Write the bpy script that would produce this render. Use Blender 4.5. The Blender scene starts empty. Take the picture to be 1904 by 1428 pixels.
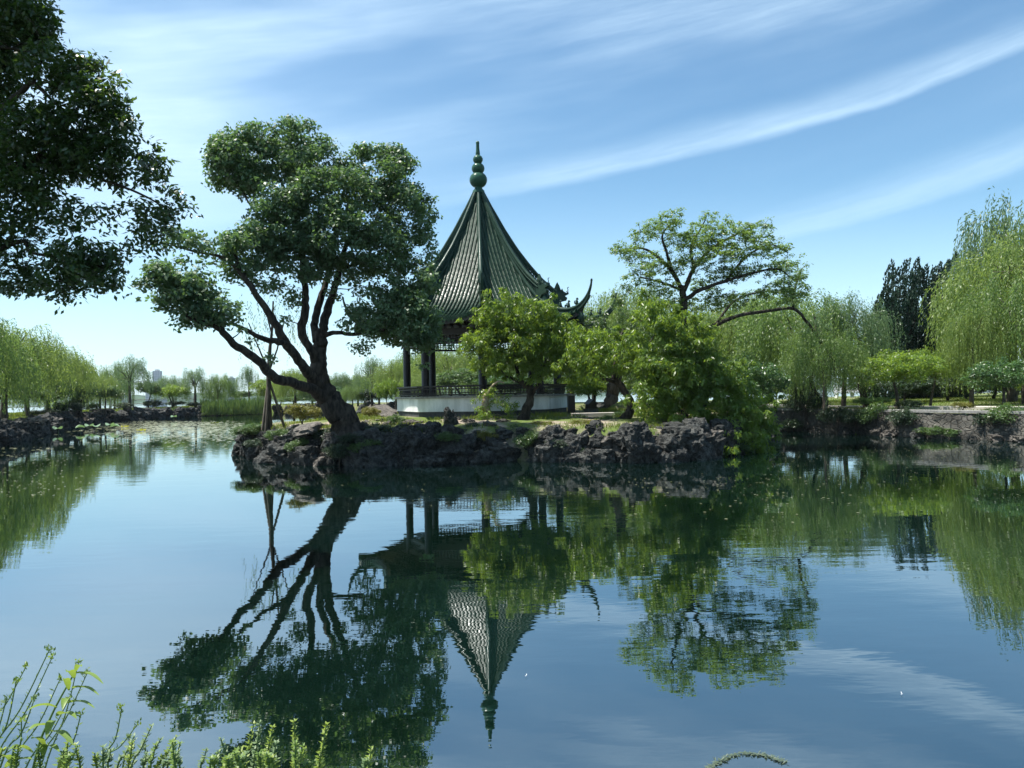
import bpy, math, random
import numpy as np
from mathutils import Vector, Matrix, noise

# ------------------------------------------------------------------ camera, world, sun, exposure
S = bpy.context.scene
COL = S.collection
F_PX = 1370.0
CAM = Vector((0.0, 0.0, 2.0))
ROT = Matrix.Rotation(math.radians(90 + 0.585), 3, 'X') @ Matrix.Rotation(math.radians(-1.2), 3, 'Z')
cd = bpy.data.cameras.new('camera')
cd.sensor_width = 36.0
cd.lens = F_PX / 1904.0 * 36.0
cd.clip_start = 0.05
cd.clip_end = 20000
cam = bpy.data.objects.new('camera', cd)
cam.matrix_world = Matrix.Translation(CAM) @ ROT.to_4x4()
COL.objects.link(cam)
S.camera = cam

SUN_EL, SUN_AZ = math.radians(66), math.radians(-88)      # azimuth from +Y towards +X
sun_dir = Vector((math.sin(SUN_AZ) * math.cos(SUN_EL), math.cos(SUN_AZ) * math.cos(SUN_EL), math.sin(SUN_EL)))
sl = bpy.data.lights.new('sun', 'SUN')
sl.energy = 5.0
sl.angle = math.radians(0.53)
sl.color = (1.0, 0.955, 0.88)
so = bpy.data.objects.new('sun', sl)
so.rotation_euler = sun_dir.to_track_quat('Z', 'Y').to_euler()
COL.objects.link(so)

S.view_settings.view_transform = 'Standard'
S.view_settings.look = 'None'
S.view_settings.gamma = 1.0
S.view_settings.use_curve_mapping = False
S.view_settings.exposure = 0.98
try:
    S.cycles.max_bounces = 7
    S.cycles.diffuse_bounces = 2
    S.cycles.glossy_bounces = 3
    S.cycles.transmission_bounces = 3
    S.cycles.volume_bounces = 0
    S.cycles.caustics_reflective = False
    S.cycles.caustics_refractive = False
    S.cycles.sample_clamp_indirect = 4.0
except Exception:
    pass


class NT:
    """small helper to write node trees"""
    def __init__(s, tree):
        s.t = tree
        s.n = tree.nodes
        s.l = tree.links

    def node(s, typ, **kw):
        nd = s.n.new(typ)
        for k, v in kw.items():
            if k in nd.bl_rna.properties:
                setattr(nd, k, v)
        return nd

    def put(s, sock, v):
        if isinstance(v, bpy.types.NodeSocket):
            s.l.new(v, sock)
        elif v is not None:
            sock.default_value = v

    def math(s, op, a, b=None, c=None, clamp=False):
        nd = s.n.new('ShaderNodeMath')
        nd.operation = op
        nd.use_clamp = clamp
        s.put(nd.inputs[0], a)
        if b is not None:
            s.put(nd.inputs[1], b)
        if c is not None:
            s.put(nd.inputs[2], c)
        return nd.outputs[0]

    def rng(s, v, a, b, c=0.0, d=1.0, smooth=True):
        nd = s.n.new('ShaderNodeMapRange')
        nd.interpolation_type = 'SMOOTHSTEP' if smooth else 'LINEAR'
        s.put(nd.inputs[0], v)
        for i, x in enumerate((a, b, c, d)):
            nd.inputs[i + 1].default_value = x
        return nd.outputs[0]

    def mix(s, f, a, b, blend='MIX'):
        nd = s.n.new('ShaderNodeMix')
        nd.data_type = 'RGBA'
        nd.blend_type = blend
        s.put(nd.inputs[0], f)
        for i, x in ((6, a), (7, b)):
            if isinstance(x, bpy.types.NodeSocket):
                s.l.new(x, nd.inputs[i])
            else:
                nd.inputs[i].default_value = (x[0], x[1], x[2], 1)
        return nd.outputs[2]

    def noise(s, vec, scale, detail=3.0, rough=0.5, dist=0.0):
        nd = s.n.new('ShaderNodeTexNoise')
        if vec is not None:
            s.l.new(vec, nd.inputs['Vector'])
        nd.inputs['Scale'].default_value = scale
        nd.inputs['Detail'].default_value = detail
        nd.inputs['Roughness'].default_value = rough
        nd.inputs['Distortion'].default_value = dist
        return nd.outputs[0]

    def comb(s, x, y, z):
        nd = s.n.new('ShaderNodeCombineXYZ')
        for i, v in enumerate((x, y, z)):
            s.put(nd.inputs[i], v)
        return nd.outputs[0]


# world: Nishita sky with thin cirrus
W = bpy.data.worlds.new('World')
S.world = W
W.use_nodes = True
W.node_tree.nodes.clear()
T = NT(W.node_tree)
sky = T.node('ShaderNodeTexSky', sky_type='NISHITA')
sky.sun_disc = False
sky.sun_elevation = SUN_EL
sky.sun_rotation = SUN_AZ
sky.air_density = 1.0
sky.dust_density = 0.3
sky.ozone_density = 2.0
tc = T.node('ShaderNodeTexCoord')
sp = T.node('ShaderNodeSeparateXYZ')
T.l.new(tc.outputs['Generated'], sp.inputs[0])
ay = T.math('MAXIMUM', T.math('ABSOLUTE', sp.outputs[1]), 0.05)
az = T.math('DIVIDE', sp.outputs[0], ay)
el = T.math('DIVIDE', sp.outputs[2], ay)
# coordinate across the bands of cirrus: el - 0.155 az - 0.14 az^2
tt = T.math('SUBTRACT', el, T.math('ADD', T.math('MULTIPLY', az, 0.155), T.math('MULTIPLY', T.math('MULTIPLY', az, az), 0.14)))
warp = T.math('MULTIPLY', T.math('SUBTRACT', T.noise(T.comb(T.math('MULTIPLY', az, 2.0), T.math('MULTIPLY', el, 5.0), 0.0), 1.6, 4, 0.55), 0.5), 0.028)
tw = T.math('ADD', tt, warp)
fib = T.noise(T.comb(T.math('MULTIPLY', az, 3.4), T.math('MULTIPLY', tw, 34.0), 3.0), 1.0, 9, 0.70)
broad = T.noise(T.comb(T.math('MULTIPLY', az, 1.3), T.math('MULTIPLY', tw, 6.5), 7.0), 1.0, 4, 0.5)
# main streak: crisp lower edge, soft upper one
lo = T.rng(tw, 0.260, 0.276)
hi = T.rng(tw, 0.266, 0.325, 1.0, 0.0)
st1 = T.math('MULTIPLY', T.math('MULTIPLY', lo, hi), T.rng(az, -0.25, 0.12))
st1 = T.math('MULTIPLY', st1, T.rng(fib, 0.28, 0.70, 0.50, 1.0))
# second streak lower right
lo2 = T.rng(tw, 0.098, 0.125)
hi2 = T.rng(tw, 0.125, 0.185, 1.0, 0.0)
st2 = T.math('MULTIPLY', T.math('MULTIPLY', lo2, hi2), T.rng(az, 0.0, 0.4))
st2 = T.math('MULTIPLY', st2, T.rng(fib, 0.3, 0.7, 0.4, 0.8))
# upper veils
vl = T.math('MULTIPLY', T.rng(broad, 0.40, 0.66), T.rng(fib, 0.30, 0.75, 0.40, 1.0))
vl = T.math('MULTIPLY', vl, T.rng(tw, 0.30, 0.42, 0.15, 0.75))
left = T.math('MULTIPLY', T.rng(az, 0.10, -0.55), T.rng(broad, 0.3, 0.65, 0.15, 0.62))
cl = T.math('ADD', T.math('MULTIPLY', st1, 0.44), T.math('MULTIPLY', st2, 0.35))
cl = T.math('ADD', cl, T.math('MULTIPLY', vl, 0.42))
cl = T.math('ADD', cl, T.math('MULTIPLY', left, 0.60), clamp=True)
hz = T.rng(el, 0.30, 0.0, 0.0, 0.42)
cl = T.math('MAXIMUM', cl, hz, clamp=True)
up = T.rng(sp.outputs[2], -0.02, 0.02)
cl = T.math('MULTIPLY', cl, up)
hsv = T.node('ShaderNodeHueSaturation')
hsv.inputs['Saturation'].default_value = 1.0
hsv.inputs['Value'].default_value = 1.0
T.l.new(sky.outputs[0], hsv.inputs['Color'])
blue = T.mix(1.0, hsv.outputs[0], (0.76, 1.0, 1.02), 'MULTIPLY')
skyc = T.mix(cl, blue, (6.4, 8.1, 9.3))
bg = T.node('ShaderNodeBackground')
T.l.new(skyc, bg.inputs[0])
bg.inputs[1].default_value = 0.088
wo = T.node('ShaderNodeOutputWorld')
T.l.new(bg.outputs[0], wo.inputs[0])

# ------------------------------------------------------------------ helpers
def ray(px, py):
    return ROT @ Vector(((px - 952.0) / F_PX, -(py - 714.0) / F_PX, -1.0))


def P(px, py, Y):
    d = ray(px, py)
    return np.array(CAM + d * (Y / d.y))


def G(px, py, z=0.0):
    d = ray(px, py)
    return np.array(CAM + d * ((z - CAM.z) / d.z))


def tag(o, label=None, cat=None, group=None, kind=None):
    if label:
        o['label'] = label
    if cat:
        o['category'] = cat
    if group:
        o['group'] = group
    if kind:
        o['kind'] = kind
    return o


def empty(name, loc=(0, 0, 0), rz=0.0, label=None, cat=None, group=None):
    o = bpy.data.objects.new(name, None)
    o.empty_display_size = 0.3
    o.location = loc
    o.rotation_euler = (0, 0, rz)
    COL.objects.link(o)
    return tag(o, label, cat, group)


def unit(a):
    return a / np.maximum(np.linalg.norm(a, axis=-1, keepdims=True), 1e-9)


class MB:
    def __init__(s):
        s.V = []
        s.L = []
        s.N = []
        s.M = []
        s.n = 0

    def add(s, V, F, mi=0):
        V = np.asarray(V, dtype=np.float64).reshape(-1, 3)
        F = np.asarray(F, dtype=np.int64)
        s.V.append(V)
        s.L.append((F + s.n).ravel())
        s.N.append(np.full(len(F), F.shape[1], dtype=np.int64))
        s.M.append(np.full(len(F), mi, dtype=np.int64))
        s.n += len(V)

    def mesh(s, name, mats, smooth=True, angle=None):
        V = np.concatenate(s.V)
        L = np.concatenate(s.L)
        N = np.concatenate(s.N)
        M = np.concatenate(s.M)
        me = bpy.data.meshes.new(name)
        me.vertices.add(len(V))
        me.vertices.foreach_set('co', V.astype(np.float32).ravel())
        me.loops.add(len(L))
        me.loops.foreach_set('vertex_index', L.astype(np.int32))
        me.polygons.add(len(N))
        st = np.concatenate(([0], np.cumsum(N)[:-1]))
        me.polygons.foreach_set('loop_start', st.astype(np.int32))
        me.polygons.foreach_set('loop_total', N.astype(np.int32))
        me.polygons.foreach_set('use_smooth', np.full(len(N), bool(smooth)))
        if not isinstance(mats, (list, tuple)):
            mats = [mats]
        for m in mats:
            me.materials.append(m)
        me.polygons.foreach_set('material_index', M.astype(np.int32))
        me.update(calc_edges=True)
        if angle is not None:
            try:
                me.set_sharp_from_angle(angle=angle)
            except Exception:
                pass
        return me

    def build(s, name, mats, parent=None, smooth=True, angle=None):
        o = bpy.data.objects.new(name, s.mesh(name, mats, smooth, angle))
        COL.objects.link(o)
        if parent is not None:
            o.parent = parent
        return o


def box(mb, c, size, rz=0.0, tilt=None, mi=0):
    x, y, z = size[0] / 2, size[1] / 2, size[2] / 2
    V = np.array([(-x, -y, -z), (x, -y, -z), (x, y, -z), (-x, y, -z), (-x, -y, z), (x, -y, z), (x, y, z), (-x, y, z)])
    M = Matrix.Rotation(rz, 3, 'Z')
    if tilt is not None:
        M = M @ tilt
    V = V @ np.array(M).T + np.array(c)
    mb.add(V, [(0, 3, 2, 1), (4, 5, 6, 7), (0, 1, 5, 4), (1, 2, 6, 5), (2, 3, 7, 6), (3, 0, 4, 7)], mi)


def bar(mb, a, b, w, h, mi=0):
    a = np.array(a, float)
    b = np.array(b, float)
    d = b - a
    L = np.linalg.norm(d)
    d = d / L
    upv = np.array((0, 0, 1.0)) if abs(d[2]) < 0.95 else np.array((1.0, 0, 0))
    sx = unit(np.cross(d, upv))
    sz = np.cross(sx, d)
    V = []
    for p in (a, b):
        for i, j in ((-1, -1), (1, -1), (1, 1), (-1, 1)):
            V.append(p + sx * i * w / 2 + sz * j * h / 2)
    mb.add(V, [(0, 1, 2, 3), (7, 6, 5, 4), (0, 4, 5, 1), (1, 5, 6, 2), (2, 6, 7, 3), (3, 7, 4, 0)], mi)


def tube(mb, pts, rad, seg=8, cap=True, wob=0.0, rng=None, mi=0):
    pts = np.asarray(pts, float)
    n = len(pts)
    rad = np.broadcast_to(np.asarray(rad, float), (n,))
    tan = np.gradient(pts, axis=0)
    tan = unit(tan)
    ref = np.array((0.0, 0.0, 1.0)) if abs(tan[0][2]) < 0.9 else np.array((1.0, 0, 0))
    u = unit(np.cross(tan[0], ref))
    rings = []
    a = np.arange(seg) * 2 * np.pi / seg
    for i in range(n):
        u = u - tan[i] * np.dot(u, tan[i])
        u = unit(u)
        v = np.cross(tan[i], u)
        r = np.full(seg, rad[i])
        if wob and rng is not None:
            r = r * (1 + wob * rng.normal(size=seg))
        rings.append(pts[i] + np.outer(np.cos(a) * r, u) + np.outer(np.sin(a) * r, v))
    V = np.concatenate(rings)
    F = []
    for i in range(n - 1):
        for j in range(seg):
            k = (j + 1) % seg
            F.append((i * seg + j, i * seg + k, (i + 1) * seg + k, (i + 1) * seg + j))
    mb.add(V, F, mi)
    if cap:
        for i, fl in ((0, True), (n - 1, False)):
            ring = rings[i]
            idx = list(range(seg))
            if fl:
                idx = idx[::-1]
            mb.add(ring, [idx], mi)


def lathe(mb, prof, seg=20, c=(0, 0, 0), mi=0):
    a = np.arange(seg) * 2 * np.pi / seg
    V = []
    for r, z in prof:
        V.append(np.stack([c[0] + r * np.cos(a), c[1] + r * np.sin(a), np.full(seg, c[2] + z)], 1))
    V = np.concatenate(V)
    F = []
    for i in range(len(prof) - 1):
        for j in range(seg):
            k = (j + 1) % seg
            F.append((i * seg + j, i * seg + k, (i + 1) * seg + k, (i + 1) * seg + j))
    mb.add(V, F, mi)


def smooth_path(pts, sub=5):
    """Catmull-Rom through rows of pts (any number of columns)"""
    pts = np.asarray(pts, float)
    p = np.vstack([2 * pts[0] - pts[1], pts, 2 * pts[-1] - pts[-2]])
    out = []
    for i in range(1, len(p) - 2):
        for t in np.linspace(0, 1, sub, endpoint=False):
            a, b, c, d = p[i - 1], p[i], p[i + 1], p[i + 2]
            out.append(0.5 * ((2 * b) + (-a + c) * t + (2 * a - 5 * b + 4 * c - d) * t ** 2 + (-a + 3 * b - 3 * c + d) * t ** 3))
    out.append(pts[-1])
    return np.array(out)


def copy_tree(o, parent=None):
    c = o.copy()
    COL.objects.link(c)
    if parent is not None:
        c.parent = parent
    for ch in o.children:
        copy_tree(ch, c)
    return c


# ------------------------------------------------------------------ materials
MATS = {}


def newmat(name):
    m = bpy.data.materials.new(name)
    m.use_nodes = True
    m.node_tree.nodes.clear()
    return m, NT(m.node_tree)


def finish(T, shader):
    o = T.node('ShaderNodeOutputMaterial')
    T.l.new(shader, o.inputs[0])


def principled(T, color, rough=0.6, spec=0.5, metal=0.0, bump=None, bs=0.3, bd=0.02, coat=0.0):
    b = T.node('ShaderNodeBsdfPrincipled')
    T.put(b.inputs['Base Color'], color if isinstance(color, bpy.types.NodeSocket) else (*color, 1))
    T.put(b.inputs['Roughness'], rough)
    b.inputs['Specular IOR Level'].default_value = spec
    b.inputs['Metallic'].default_value = metal
    b.inputs['Coat Weight'].default_value = coat
    if bump is not None:
        bn = T.node('ShaderNodeBump')
        bn.inputs['Strength'].default_value = bs
        bn.inputs['Distance'].default_value = bd
        T.l.new(bump, bn.inputs['Height'])
        T.l.new(bn.outputs[0], b.inputs['Normal'])
    return b


def leaf_mat(name, c1, c2, trans=0.35, tcol=None, rough=0.42, spec=0.5):
    """leaf colours vary from leaf to leaf between c1 and c2"""
    m, T = newmat(name)
    g = T.node('ShaderNodeNewGeometry')
    ob = T.node('ShaderNodeTexCoord')
    r = g.outputs['Random Per Island']
    big = T.noise(ob.outputs['Object'], 0.9, 2)
    f = T.math('ADD', T.math('MULTIPLY', r, 0.65), T.math('MULTIPLY', T.rng(big, 0.35, 0.65), 0.35))
    col = T.mix(f, c1, c2)
    b = principled(T, col, rough, spec)
    tr = T.node('ShaderNodeBsdfTranslucent')
    tcol = tcol or (c2[0] * 1.6 + 0.02, c2[1] * 1.5 + 0.02, c2[2] * 0.6)
    T.l.new(T.mix(r, tcol, tuple(0.7 * x for x in tcol)), tr.inputs[0])
    mx = T.node('ShaderNodeMixShader')
    mx.inputs[0].default_value = trans
    T.l.new(b.outputs[0], mx.inputs[1])
    T.l.new(tr.outputs[0], mx.inputs[2])
    finish(T, mx.outputs[0])
    MATS[name] = m
    return m


def rock_mat(name, c1, c2, sc=3.0):
    m, T = newmat(name)
    ob = T.node('ShaderNodeTexCoord')
    oi = T.node('ShaderNodeObjectInfo')
    v = ob.outputs['Object']
    n1 = T.noise(v, sc, 6, 0.65)
    n2 = T.noise(v, sc * 5, 5, 0.7, 0.5)
    vo = T.node('ShaderNodeTexVoronoi', feature='DISTANCE_TO_EDGE')
    vo.inputs['Scale'].default_value = sc * 1.3
    T.l.new(v, vo.inputs['Vector'])
    col = T.mix(T.rng(n1, 0.35, 0.65), c1, c2)
    col = T.mix(T.rng(n2, 0.56, 0.72), col, tuple(min(1, x * 1.7 + 0.02) for x in c2))
    crack = T.rng(vo.outputs[0], 0.0, 0.06, 0.45, 0.0)
    col = T.mix(crack, col, tuple(x * 0.35 for x in c1))
    col = T.mix(T.math('MULTIPLY', oi.outputs['Random'], 0.5), col, tuple(x * 0.5 for x in c1))
    h = T.math('ADD', T.math('MULTIPLY', n2, 0.6), T.rng(vo.outputs[0], 0.0, 0.12, 0.0, 0.5))
    b = principled(T, col, 0.85, 0.25, bump=h, bs=0.8, bd=0.05)
    finish(T, b.outputs[0])
    MATS[name] = m
    return m


def simple_mat(name, c1, c2=None, sc=8.0, rough=0.6, spec=0.4, bs=0.2, bd=0.01, stretch=None, coat=0.0):
    m, T = newmat(name)
    ob = T.node('ShaderNodeTexCoord')
    v = ob.outputs['Object']
    if stretch:
        mp = T.node('ShaderNodeMapping')
        mp.inputs['Scale'].default_value = stretch
        T.l.new(v, mp.inputs[0])
        v = mp.outputs[0]
    n = T.noise(v, sc, 5, 0.6)
    c2 = c2 or tuple(x * 0.6 for x in c1)
    col = T.mix(T.rng(n, 0.3, 0.7), c1, c2)
    b = principled(T, col, rough, spec, bump=n, bs=bs, bd=bd, coat=coat)
    finish(T, b.outputs[0])
    MATS[name] = m
    return m


M_bark = simple_mat('bark', (0.075, 0.062, 0.050), (0.012, 0.010, 0.009), 9, 0.9, 0.2, 0.9, 0.04, (1, 1, 0.35))
M_bark2 = simple_mat('bark_grey', (0.10, 0.085, 0.07), (0.035, 0.03, 0.025), 10, 0.9, 0.2, 0.7, 0.03, (1, 1, 0.35))
M_cut = simple_mat('cut_wood', (0.42, 0.34, 0.25), (0.25, 0.19, 0.13), 20, 0.8, 0.2)
M_pole = simple_mat('pole_wood', (0.17, 0.14, 0.11), (0.07, 0.058, 0.045), 12, 0.85, 0.2, 0.5, 0.01, (1, 1, 0.2))
M_camphor = leaf_mat('camphor_leaves', (0.030, 0.075, 0.036), (0.175, 0.255, 0.135), 0.36, (0.18, 0.32, 0.07), 0.45, 0.4)
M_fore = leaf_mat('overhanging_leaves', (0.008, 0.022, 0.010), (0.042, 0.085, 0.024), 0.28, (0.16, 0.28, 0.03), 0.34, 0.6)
M_willow = leaf_mat('willow_leaves', (0.055, 0.110, 0.030), (0.180, 0.260, 0.080), 0.44, (0.28, 0.42, 0.08), 0.45, 0.4)
M_willow_g = leaf_mat('willow_leaves_grey', (0.055, 0.110, 0.050), (0.165, 0.245, 0.115), 0.42, (0.24, 0.36, 0.11), 0.42, 0.5)
M_willow_y = leaf_mat('willow_leaves_yellow', (0.075, 0.130, 0.028), (0.215, 0.290, 0.085), 0.46, (0.36, 0.48, 0.09), 0.45, 0.4)
M_peach = leaf_mat('narrow_leaves', (0.032, 0.085, 0.014), (0.175, 0.265, 0.045), 0.48, (0.32, 0.46, 0.04), 0.38, 0.5)
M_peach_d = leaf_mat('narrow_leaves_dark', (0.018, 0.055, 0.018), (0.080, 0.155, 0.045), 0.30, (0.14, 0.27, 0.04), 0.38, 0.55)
M_sophora = leaf_mat('pinnate_leaves', (0.055, 0.110, 0.030), (0.155, 0.235, 0.075), 0.45, (0.26, 0.40, 0.07), 0.42, 0.45)
M_juniper = leaf_mat('juniper_needles', (0.006, 0.024, 0.013), (0.018, 0.052, 0.029), 0.05, None, 0.6, 0.3)
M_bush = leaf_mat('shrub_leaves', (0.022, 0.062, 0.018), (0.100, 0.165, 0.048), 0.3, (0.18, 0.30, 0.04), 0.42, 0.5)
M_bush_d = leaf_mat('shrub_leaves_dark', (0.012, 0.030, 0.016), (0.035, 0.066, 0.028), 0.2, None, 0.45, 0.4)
M_azalea = leaf_mat('azalea_leaves', (0.080, 0.105, 0.020), (0.190, 0.175, 0.035), 0.35, (0.30, 0.28, 0.04), 0.5, 0.4)
M_grass = leaf_mat('grass_blades', (0.070, 0.120, 0.020), (0.170, 0.210, 0.040), 0.4, (0.30, 0.36, 0.04), 0.5, 0.3)
M_reed = leaf_mat('reed_leaves', (0.050, 0.110, 0.030), (0.110, 0.180, 0.060), 0.35, (0.2, 0.3, 0.06), 0.5, 0.3)
M_weed = leaf_mat('weed_leaves', (0.110, 0.190, 0.045), (0.230, 0.330, 0.085), 0.4, (0.34, 0.46, 0.06), 0.45, 0.4)
M_weed_y = leaf_mat('weed_leaves_yellow', (0.150, 0.230, 0.035), (0.290, 0.370, 0.060), 0.4, (0.42, 0.50, 0.05), 0.45, 0.4)
M_weed_b = leaf_mat('weed_leaves_blue', (0.115, 0.180, 0.085), (0.230, 0.310, 0.160), 0.35, (0.26, 0.38, 0.12), 0.5, 0.4)
M_stem = simple_mat('green_stem', (0.10, 0.17, 0.05), (0.06, 0.12, 0.05), 30, 0.5, 0.4)
M_sub = leaf_mat('submerged_weed', (0.05, 0.08, 0.055), (0.13, 0.16, 0.10), 0.1)
M_float = leaf_mat('floating_leaf_bits', (0.10, 0.12, 0.05), (0.26, 0.26, 0.15), 0.1)
M_pad = leaf_mat('lily_pad_leaves', (0.22, 0.27, 0.15), (0.52, 0.50, 0.36), 0.1, None, 0.3, 0.5)
M_lotus = leaf_mat('lotus_leaves', (0.140, 0.240, 0.140), (0.220, 0.330, 0.200), 0.3, (0.2, 0.35, 0.1), 0.5, 0.4)
M_flower = leaf_mat('yellow_flower_petals', (0.50, 0.46, 0.06), (0.70, 0.66, 0.12), 0.3, (0.7, 0.7, 0.1), 0.5, 0.3)
M_rock = rock_mat('limestone_dark', (0.016, 0.017, 0.016), (0.098, 0.100, 0.092))
M_rock_l = rock_mat('limestone_pale', (0.075, 0.068, 0.060), (0.21, 0.19, 0.165))
M_dark = simple_mat('dark_timber', (0.014, 0.010, 0.009), (0.007, 0.005, 0.005), 12, 0.45, 0.4, 0.2, 0.004)
M_plaster = simple_mat('white_plaster', (0.80, 0.80, 0.79), (0.56, 0.57, 0.55), 3.0, 0.8, 0.2, 0.06, 0.004, (1, 1, 0.3))
M_cap = simple_mat('grey_stone', (0.30, 0.295, 0.28), (0.19, 0.185, 0.175), 9, 0.8, 0.3, 0.25, 0.006)
M_base = simple_mat('dark_base_stone', (0.085, 0.085, 0.085), (0.045, 0.045, 0.046), 6, 0.85, 0.3, 0.4, 0.02)
M_path = simple_mat('path_paving', (0.52, 0.48, 0.43), (0.40, 0.37, 0.33), 3, 0.85, 0.2, 0.1, 0.004)
M_black = simple_mat('black_paint', (0.015, 0.016, 0.017), (0.01, 0.01, 0.011), 20, 0.4, 0.5, 0.05, 0.002)
M_white = simple_mat('white_paint', (0.78, 0.78, 0.78), (0.68, 0.68, 0.68), 8, 0.5, 0.4, 0.05, 0.002)
m, T = newmat('far_facade')
ob = T.node('ShaderNodeTexCoord')
br = T.node('ShaderNodeTexBrick')
br.offset = 0.0
mp = T.node('ShaderNodeMapping')
mp.inputs['Rotation'].default_value = (math.radians(90), 0, 0)
T.l.new(ob.outputs['Object'], mp.inputs[0])
T.l.new(mp.outputs[0], br.inputs['Vector'])
br.inputs['Scale'].default_value = 1.0
br.inputs['Brick Width'].default_value = 3.4
br.inputs['Row Height'].default_value = 3.2
br.inputs['Mortar Size'].default_value = 0.75
br.inputs['Mortar Smooth'].default_value = 0.0
br.inputs['Color1'].default_value = (0.12, 0.15, 0.19, 1)
br.inputs['Color2'].default_value = (0.16, 0.19, 0.23, 1)
br.inputs['Mortar'].default_value = (0.50, 0.50, 0.50, 1)
b = principled(T, br.outputs[0], 0.6, 0.3)
finish(T, b.outputs[0])
M_city = m
M_fartree = simple_mat('far_foliage', (0.05, 0.09, 0.04), (0.025, 0.05, 0.025), 0.06, 0.9, 0.1, 0.5, 1.0)


def glaze(name, c1, c2, rough=0.22):
    m, T = newmat(name)
    ob = T.node('ShaderNodeTexCoord')
    n1 = T.noise(ob.outputs['Object'], 1.4, 6, 0.7)
    n2 = T.noise(ob.outputs['Object'], 16, 4, 0.6)
    g = T.node('ShaderNodeNewGeometry')
    col = T.mix(T.rng(n1, 0.3, 0.7), c1, c2)
    col = T.mix(T.math('MULTIPLY', g.outputs['Random Per Island'], 0.5), col, (c2[0] * 1.5 + .02, c2[1] * 1.35 + .01, c2[2] * 1.3 + .01))
    col = T.mix(T.rng(n2, 0.62, 0.78, 0, 0.35), col, (0.07, 0.075, 0.06))
    ro = T.rng(n2, 0.3, 0.7, rough * 0.7, rough * 1.7)
    b = principled(T, col, ro, 0.13, bump=n2, bs=0.15, bd=0.006, coat=0.0)
    b.inputs['Coat Roughness'].default_value = 0.15
    finish(T, b.outputs[0])
    return m


M_tile = glaze('glazed_green_tile', (0.004, 0.022, 0.014), (0.018, 0.046, 0.030), 0.34)
M_ridge = glaze('glazed_green_ridge', (0.011, 0.036, 0.025), (0.022, 0.050, 0.036), 0.28)
M_finial = glaze('glazed_green_finial', (0.012, 0.052, 0.034), (0.020, 0.070, 0.046), 0.2)

# ground: grass and soil
m, T = newmat('ground_soil_grass')
g = T.node('ShaderNodeNewGeometry')
v = g.outputs['Position']
n1 = T.noise(v, 0.35, 5, 0.6)
n2 = T.noise(v, 5.0, 5, 0.7)
col = T.mix(T.rng(n1, 0.38, 0.58), (0.15, 0.13, 0.10), (0.085, 0.13, 0.035))
col = T.mix(T.rng(n2, 0.4, 0.7), col, (0.15, 0.19, 0.05))
b = principled(T, col, 0.95, 0.1, bump=n2, bs=0.7, bd=0.05)
finish(T, b.outputs[0])
M_ground = m
m, T = newmat('island_soil')
g = T.node('ShaderNodeNewGeometry')
v = g.outputs['Position']
n1 = T.noise(v, 0.7, 5, 0.6)
n2 = T.noise(v, 7.0, 5, 0.7)
col = T.mix(T.rng(n1, 0.40, 0.56), (0.30, 0.25, 0.20), (0.10, 0.14, 0.035))
col = T.mix(T.rng(n2, 0.5, 0.7), col, (0.13, 0.11, 0.09))
b = principled(T, col, 0.95, 0.1, bump=n2, bs=0.8, bd=0.06)
finish(T, b.outputs[0])
M_island = m

# water: murky green pond, mirror-like with faint ripples
m, T = newmat('pond_water')
g = T.node('ShaderNodeNewGeometry')
v = g.outputs['Position']
mp = T.node('ShaderNodeMapping')
mp.inputs['Scale'].default_value = (0.45, 1.25, 1.0)
T.l.new(v, mp.inputs[0])
r1 = T.noise(mp.outputs[0], 3.2, 3, 0.5)
r2 = T.noise(mp.outputs[0], 0.8, 2, 0.5)
r3 = T.noise(mp.outputs[0], 9.0, 2, 0.5)
patch = T.rng(T.noise(v, 0.12, 2), 0.42, 0.62, 0.35, 1.0)
h = T.math('ADD', T.math('MULTIPLY', r1, 0.55), T.math('MULTIPLY', r2, 0.9))
h = T.math('ADD', h, T.math('MULTIPLY', r3, 0.10))
h = T.math('MULTIPLY', h, patch)
murk = T.mix(T.rng(T.noise(v, 0.25, 4, 0.6), 0.35, 0.65), (0.0016, 0.0065, 0.0035), (0.0028, 0.0105, 0.0085))
b = T.node('ShaderNodeBsdfPrincipled')
T.l.new(murk, b.inputs['Base Color'])
b.inputs['Roughness'].default_value = 0.0
b.inputs['IOR'].default_value = 2.15
bn = T.node('ShaderNodeBump')
bn.inputs['Strength'].default_value = 1.0
bn.inputs['Distance'].default_value = 0.0038
T.l.new(h, bn.inputs['Height'])
T.l.new(bn.outputs[0], b.inputs['Normal'])
lw = T.node('ShaderNodeLayerWeight')
lw.inputs['Blend'].default_value = 0.5
T.l.new(bn.outputs[0], lw.inputs['Normal'])
fr = T.math('ADD', T.math('MULTIPLY', T.math('POWER', lw.outputs['Facing'], 4.0), 0.58), 0.33, clamp=True)
gl = T.node('ShaderNodeBsdfGlossy')
gl.inputs['Color'].default_value = (0.93, 0.98, 1.0, 1)
gl.inputs['Roughness'].default_value = 0.0
T.l.new(bn.outputs[0], gl.inputs['Normal'])
df = T.node('ShaderNodeBsdfDiffuse')
T.l.new(murk, df.inputs[0])
mx = T.node('ShaderNodeMixShader')
T.l.new(fr, mx.inputs[0])
T.l.new(df.outputs[0], mx.inputs[1])
T.l.new(gl.outputs[0], mx.inputs[2])
T.n.remove(b)
finish(T, mx.outputs[0])
M_water = m

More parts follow.
